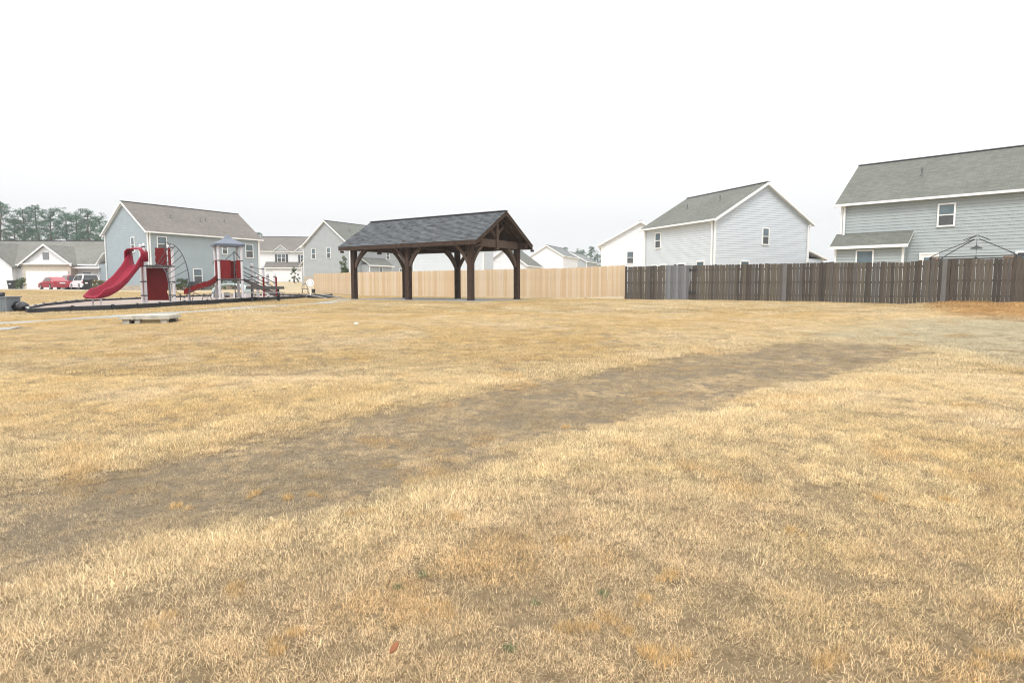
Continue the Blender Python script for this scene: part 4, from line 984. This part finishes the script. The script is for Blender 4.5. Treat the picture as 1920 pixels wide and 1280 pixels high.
def foliage(name, m, v, f, tone):
    me = bpy.data.meshes.new(name); me.from_pydata(v.tolist(), [], f.tolist()); me.materials.append(m); fattr(me, 'tone', tone, 'FACE'); return me
def pine_meshes(seed, H, dens):
    rng = np.random.default_rng(seed); tr = MB(); pts = [Vector((0,0,-.5))]; x = y = 0
    for i in range(1,9): x += rng.normal()*.12; y += rng.normal()*.12; pts.append(Vector((x,y,H*i/8.3)))
    tr.tube(pts, [.30*(1-.1*i)+.02 for i in range(9)], 8); cent = []; rad = []; b0 = .34+.12*rng.random()
    for k in range(34):
        t = b0+(1-b0)*(k+.5)/34; z = H*t*.97; i = min(7, int(t*8.3)); base = pts[i].lerp(pts[min(8,i+1)], t*8.3-i); base.z = z
        a = k*2.4+rng.normal()*.4; Lb = H*(.24*(1-((t-b0)/(1-b0))**1.6)+.06)*rng.uniform(.6,1.25); up = rng.uniform(.0,.35)
        e = base+Vector((math.cos(a)*Lb, math.sin(a)*Lb, Lb*up)); mid = base.lerp(e,.5)+Vector((0,0,-Lb*.05)); tr.tube([base,mid,e], [.07,.045,.015], 5)
        for j in range(dens):
            s = rng.uniform(.35,1.08); q = base.lerp(e, s)+Vector(rng.normal(size=3)*.35); cent.append(q); rad.append(rng.uniform(.45,.95))
    v, f, tone = cards(rng, cent, rad, 34, .42, .09, .5); return tr.mesh('trunk', BARK, True), foliage('crown', PINE, v, f, tone)
PM = [pine_meshes(11+k, 16, d) for k, d in enumerate((4,5,5,4))]
def pine(px, topy, Y, k, rz, label, group=None, zb=None):
    p = PX(px,540,Y); zb = (gz(p.x,p.y) if zb is None else zb); H = PX(px,topy,Y).z-zb; o = thing('pine_tree', label, 'tree', (p.x,p.y,zb), rz, group); s = H/16.4
    for me, nm in zip(PM[k], ('trunk','crown')):
        c = link(nm, me, o); c.scale = (s*.95,s*.95,s)
places = ['tall lone-topped pine at the left picture edge', 'second pine from the left edge, broad crown', 'bushy pine above the left end of the garage roof', 'thin-crowned pine behind the garage gable peak', 'dense pine just right of the garage gable peak', 'pine behind the garage roof, fourth from the blue-grey house', 'round-topped pine behind the garage roof, third from the blue-grey house', 'tall round pine second from the blue-grey house', 'low pine touching the gable of the blue-grey house']
for i, (px, ty, Y, k) in enumerate(((10,374,118,3),(30,402,126,0),(52,384,122,0),(79,380,128,3),(101,388,120,1),(126,392,130,2),(146,394,124,0),(173,390,121,1),(200,402,128,2))):
    pine(px, ty, Y, k, i*1.3, places[i])
for i, (px, ty, Y, k) in enumerate(((64,424,150,2),(160,428,150,1),(212,432,146,0))): pine(px, ty, Y, k, i*1.7, ['short rear pine seen above the left slope of the garage gable','short rear pine above the right end of the garage house roof','short rear pine touching the blue-grey house eave'][i])
pine(489, 434, 150, 1, .5, 'pine top peeking over the right end of the blue-grey house')
for i, (px, ty, Y, k, lab) in enumerate(((1060,462,225,1,'small far pine above the white house roof'),(1081,467,230,2,'low far pine above the grey house roof'),(1092,466,235,3,'far pine left of the tallest far pine'),(1108,461,215,1,'tallest far pine left of the half-hidden white house'),(1121,474,215,0,'far pine right against the half-hidden white house'))): pine(px, ty, Y, k, i, lab, zb=2.0)
def shrub(name, label, px, Y, h_, r_, m, seed, dens=60, z=None, tall=False, cat='shrub', xy=None):
    p = PX(px,540,Y) if xy is None else Vector((*xy,0)); rng = np.random.default_rng(seed); o = thing(name, label, cat, (p.x,p.y,gz(p.x,p.y) if z is None else z)); cent = []; rad = []; st = MB()
    for k in range(26):
        t = rng.random()**.8; a = rng.random()*6.28; rr = r_*(1-t*.75 if tall else math.sqrt(max(.05,1-(t-.35)**2*1.6)))*rng.random()**.5
        cent.append((math.cos(a)*rr, math.sin(a)*rr, h_*(.08+.88*t))); rad.append(.16+.1*rng.random())
        if k % 3 == 0: st.tube([(0,0,-.05),Vector(cent[-1])*.5,cent[-1]], [.02,.014,.006], 5)
    v, f, tone = cards(rng, cent, rad, dens, .11, .06, .9); link('foliage', foliage('foliage', m, v, f, tone), o); st.build('stem', BARK, o)
shrub('shrub', 'small olive shrub at the foot of the garage pillar', 40, 70, 1.35, .5, BUSH, 31)
shrub('shrub', 'low straw-coloured shrub at the corner of the blue-grey house', 185, 63.5, 1.0, .75, DRYB, 32, 90)
shrub('young_evergreen', 'upright dark green evergreen before the far white garage', 553, 112, 3.1, 1.0, BUSH, 33, 110, tall=True)
shrub('young_evergreen', 'young evergreen rising over the new fence left of the pavilion', 645, 60, 3.6, .62, BUSH, 34, 90, tall=True)
lx = Vector((pB.x,pB.y,0))
for i, (k, h_, r_, lab) in enumerate(((1.2,1.0,.6,'green shrub under the left ground-floor window of the blue-grey house'),(3.1,1.25,.7,'leafy shrub left of the air conditioner pair'),(7.6,1.4,.8,'leafy green shrub right of the air conditioner pair'),(10.0,1.2,.8,'green shrub behind the roofed play tower'))):
    q = lx+pBv@Vector((k,-1.1,0)); shrub('shrub', lab, 0, 0, h_, r_, BUSH, 40+i, 70, xy=(q.x,q.y))
# ---------------------------------------------------------------- dormant grass
def grass_mat():
    m = bpy.data.materials.new('dry_grass_blades'); m.use_nodes = True; t = m.node_tree; n = t.nodes; n.remove(n['Principled BSDF'])
    a = n.new('ShaderNodeAttribute'); a.attribute_type = 'INSTANCER'; a.attribute_name = 'tint'
    b = n.new('ShaderNodeAttribute'); b.attribute_name = 'bv'
    r = n.new('ShaderNodeValToRGB'); e = r.color_ramp.elements; e[0].color = (.40,.33,.26,1); e[1].color = (1.52,1.52,1.50,1); e.new(.5).color = (1,.98,.94,1)
    t.links.new(b.outputs['Fac'], r.inputs[0])
    mx_ = n.new('ShaderNodeMix'); mx_.data_type = 'RGBA'; mx_.blend_type = 'MULTIPLY'; mx_.inputs[0].default_value = 1
    t.links.new(a.outputs['Color'], mx_.inputs[6]); t.links.new(r.outputs[0], mx_.inputs[7])
    d = n.new('ShaderNodeBsdfDiffuse'); tl = n.new('ShaderNodeBsdfTranslucent'); ms = n.new('ShaderNodeMixShader'); ms.inputs[0].default_value = .38
    t.links.new(mx_.outputs[2], d.inputs[0]); t.links.new(mx_.outputs[2], tl.inputs[0]); t.links.new(d.outputs[0], ms.inputs[1]); t.links.new(tl.outputs[0], ms.inputs[2]); t.links.new(ms.outputs[0], n['Material Output'].inputs[0]); return m
GRASS = grass_mat()
def patch(seed, rad, nb, ln, wd, segs, lean):
    rng = np.random.default_rng(seed); V = []; Fc = []; T = []
    for _ in range(nb):
        rr = rad*math.sqrt(rng.random()); a = rng.random()*6.283; x, y = rr*math.cos(a), rr*math.sin(a)
        L = ln*rng.uniform(.45,1.25); h = rng.random()*6.283; dx, dy = math.cos(h), math.sin(h); le = lean*rng.uniform(.3,1.5); cu = rng.uniform(.2,1.4)
        sx, sy = -dy*wd/2, dx*wd/2; if_ = rng.random(); px_, py_, pz_ = x, y, -.006; th = le*.5; b = len(V); ds = L/segs
        for s in range(segs+1):
            k = 1-s/segs*.75
            if s == segs: V.append((px_,py_,pz_))
            else: V.append((px_-sx*k,py_-sy*k,pz_)); V.append((px_+sx*k,py_+sy*k,pz_))
            px_ += dx*math.sin(th)*ds; py_ += dy*math.sin(th)*ds; pz_ += max(-.2,math.cos(th))*ds; th += cu*le/segs
        for s in range(segs):
            if s == segs-1: Fc.append((b+2*s,b+2*s+1,b+2*s+2))
            else: Fc.append((b+2*s,b+2*s+1,b+2*s+3,b+2*s+2))
            T.append(if_)
    me = bpy.data.meshes.new('grass_patch'); me.from_pydata(V, [], Fc); me.materials.append(GRASS); fattr(me, 'bv', T, 'FACE'); return me
def tint(x, y):
    a = fbm(x*.22, y*.22, 51, 4); b = fbm(x*.8+40, y*.8, 52, 3); c = fbm(x*3.1, y*3.1, 53, 2)
    gold = np.array((.67,.53,.30)); straw = np.array((.72,.60,.385)); pale = np.array((.74,.63,.45)); brown = np.array((.56,.43,.28))
    m = lambda v, lo, hi: np.clip((v-lo)/(hi-lo), 0, 1)[:,None]
    col = straw*(1-m(a,.42,.58))+gold*m(a,.42,.58); col = col*(1-m(b,.55,.75)*.7)+pale*m(b,.55,.75)*.7
    fg = np.clip((7.0-y)/4.5, 0, 1); col = col*(1-m(c,.5,.72)*(.22+.30*fg)[:,None])+brown*m(c,.5,.72)*(.22+.30*fg)[:,None]
    gfg = (fg*np.clip((fbm(x*.6+7, y*.6, 57, 3)-.38)/.2, 0, 1)*.75)[:,None]; col = col*(1-gfg)+np.array((.68,.54,.36))*gfg
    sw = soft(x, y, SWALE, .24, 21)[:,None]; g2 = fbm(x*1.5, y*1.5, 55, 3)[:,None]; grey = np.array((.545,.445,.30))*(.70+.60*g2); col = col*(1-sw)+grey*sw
    pl = soft(x, y, PALE, 1.2, 31)[:,None]; col = col*(1-pl*.85)+np.array((.60,.56,.43))*pl*.85
    mo = soft(x, y, MOUND, .6, 22)[:,None]; col = col*(1-mo*.8)+np.array((.55,.35,.15))*mo*.8
    org = ((fbm(x*1.9+90, y*1.9, 56, 2) > .73)*.4)[:,None]; col = col*(1-org)+np.array((.58,.39,.18))*org
    return np.clip(col, 0, 1), sw[:,0], mo[:,0]
def keep_out(x, y):
    k = sdist(x, y, PAD) > .03; k &= sdist(x, y, PATH, False) > .40; k &= sdist(x, y, PATH_SIDE, False) > .42; k &= sdist(x, y, PLAY) > .06
    k &= sdist(x, y, DRIVE, False) > 4.3; k &= (np.abs(x-INLET[0]) > .68) | (np.abs(y-INLET[1]) > .58); return k
def scatter(n_per, y0, y1, seed, mx0=2.0, k=.92):
    rng = np.random.default_rng(seed); A = (k*(y1*y1-y0*y0)+2*mx0*(y1-y0)); n = int(A*n_per); ys = np.sqrt(rng.random(n*2)*(y1*y1-y0*y0)+y0*y0) if y0 > 0 else y0+(y1-y0)*rng.random(n*2)
    xs = (rng.random(n*2)*2-1)*(k*ys+mx0); i = np.arange(n*2) < n; x, y = xs[i], ys[i]; o = keep_out(x, y); return x[o], y[o], rng
def grass_object(name, label, x, y, patches, scale, col):
    n = len(x); me = bpy.data.meshes.new(name); v = np.stack([x, y, ground_z(x, y)], 1); me.vertices.add(n); me.vertices.foreach_set('co', v.astype(np.float32).ravel())
    rng = np.random.default_rng(n); fattr(me, 'scl', scale); fattr(me, 'rot', rng.random(n)*6.283)
    a = me.attributes.new('vid', 'INT', 'POINT'); a.data.foreach_set('value', rng.integers(0, len(patches), n).astype(np.int32))
    a = me.attributes.new('tint', 'FLOAT_COLOR', 'POINT'); a.data.foreach_set('color', np.concatenate([col, np.ones((n,1))], 1).astype(np.float32).ravel())
    o = link(name, me, None, 'stuff'); o['label'] = label; o['category'] = 'grass'
    c = bpy.data.collections.new(name+'_patches')
    for k, p in enumerate(patches): c.objects.link(bpy.data.objects.new('%s_patch_%02d' % (name, k), p))
    g = bpy.data.node_groups.new(name, 'GeometryNodeTree'); g.interface.new_socket('Geometry', in_out='INPUT', socket_type='NodeSocketGeometry'); g.interface.new_socket('Geometry', in_out='OUTPUT', socket_type='NodeSocketGeometry')
    N_ = g.nodes; i_ = N_.new('NodeGroupInput'); o_ = N_.new('NodeGroupOutput'); ip = N_.new('GeometryNodeInstanceOnPoints'); ci = N_.new('GeometryNodeCollectionInfo'); ci.inputs['Collection'].default_value = c; ci.inputs['Separate Children'].default_value = True; ci.inputs['Reset Children'].default_value = True
    def na(nm, ty):
        q = N_.new('GeometryNodeInputNamedAttribute'); q.data_type = ty; q.inputs['Name'].default_value = nm; return q.outputs['Attribute']
    cx = N_.new('ShaderNodeCombineXYZ'); g.links.new(na('rot','FLOAT'), cx.inputs['Z'])
    g.links.new(i_.outputs[0], ip.inputs['Points']); g.links.new(ci.outputs[0], ip.inputs['Instance']); ip.inputs['Pick Instance'].default_value = True
    g.links.new(na('vid','INT'), ip.inputs['Instance Index']); g.links.new(cx.outputs[0], ip.inputs['Rotation']); g.links.new(na('scl','FLOAT'), ip.inputs['Scale']); g.links.new(ip.outputs[0], o_.inputs[0])
    md = o.modifiers.new('scatter', 'NODES'); md.node_group = g; return o
NEAR_P = [patch(100+k, .10, 125, .039, .0027, 3, 1.55) for k in range(6)]
MID_P = [patch(200+k, .18, 150, .042, .0042, 2, 1.3) for k in range(5)]
FAR_P = [patch(300+k, .5, 190, .058, .011, 2, .95) for k in range(4)]
for nm, lab, args, P in (('foreground_grass','dormant straw-coloured grass blades of the near lawn',(290,1.2,9.0,1),NEAR_P),('middle_grass','dormant tan grass across the middle of the lawn',(85,9.0,22.0,2),MID_P),('distant_grass','thin dormant grass near the pavilion, fences and playground',(9,22.0,58.0,3),FAR_P)):
    x, y, rng = scatter(*args); col, sw, mo = tint(x, y)
    if nm == 'distant_grass':                                      # nothing behind the fence line
        q = (y < fC.y+(x-fC.x)*(fB.y-fC.y)/(fB.x-fC.x)-.1)|(x < fB.x); q &= (y < fD.y+(x-fD.x)*(fE.y-fD.y)/(fE.x-fD.x)-.1)|(x < fD.x); x, y, col, sw, mo = x[q], y[q], col[q], sw[q], mo[q]
    cl_ = fbm(x*8.5, y*8.5, 63, 2); q = cl_ > .12; x, y, col, sw, mo, cl_ = x[q], y[q], col[q], sw[q], mo[q], cl_[q]
    if nm == 'distant_grass': col = col*.86
    if nm == 'foreground_grass': col = np.clip(col*1.07, 0, .95)
    hgt = (.62+.35*fbm(x*1.4, y*1.4, 61, 3)+.55*(cl_-.36))*(1-.32*sw)*(1+.5*mo)*rng.uniform(.8,1.2,len(x))
    rim = np.exp(-((sdist(x, y, SWALE)-.45)/.35)**2); hgt = hgt*(1+.4*rim); col = col*(1-.35*rim[:,None])+np.array((.78,.67,.46))*.35*rim[:,None]
    grass_object(nm, lab, x, y, P, hgt, col*rng.uniform(.70,1.24,(len(x),1)))
TUFT = [patch(400+k, .07, 110, .085, .0028, 3, .75) for k in range(4)]
tp_ = [(1110,1178),(1205,1132),(1180,1188),(1235,1228),(1265,1090),(1850,1255),(1870,1240),(340,930),(588,912),(550,915),(1060,800),(822,1150),(560,1190),(530,1215),(850,975),(1480,1000),(1670,940),(1780,945),(1120,1170),(1085,1020),(690,950),(480,910),(1245,1225),(1530,1250),(440,1100),(300,1170)]
tx, ty = np.array([gp(*q) for q in tp_]).T
jx = np.concatenate([tx+RNG.normal(size=len(tx))*.05 for _ in range(3)]); jy = np.concatenate([ty+RNG.normal(size=len(tx))*.04 for _ in range(3)])
grass_object('orange_grass', 'scattered orange-tinted grass tufts standing above the short lawn', jx, jy, TUFT, RNG.uniform(.35,.65,len(jx)), np.array((.66,.48,.25))*RNG.uniform(.85,1.15,(len(jx),1)))
wx, wy = np.array([gp(*q) for q in ((793,1088),(956,1225),(1132,1117),(1003,1132),(745,1110))]).T
grass_object('green_weeds', 'tiny green weeds showing through the dry grass', wx, wy, TUFT, np.full(len(wx), .4), np.tile((.10,.19,.09), (len(wx),1)))
# ---------------------------------------------------------------- haze
hz = MB(); hz.box(-425,425,-25,645,-4,27); ho = hz.build('haze', bpy.data.materials.new('haze_air'), None, kind='stuff')
hm = ho.data.materials[0]; hm.use_nodes = True; t = hm.node_tree; t.nodes.remove(t.nodes['Principled BSDF']); pvn = t.nodes.new('ShaderNodeVolumePrincipled')
pvn.inputs['Color'].default_value = (.93,.97,1.0,1); pvn.inputs['Density'].default_value = .0006; pvn.inputs['Anisotropy'].default_value = .2
t.links.new(pvn.outputs[0], t.nodes['Material Output'].inputs['Volume'])
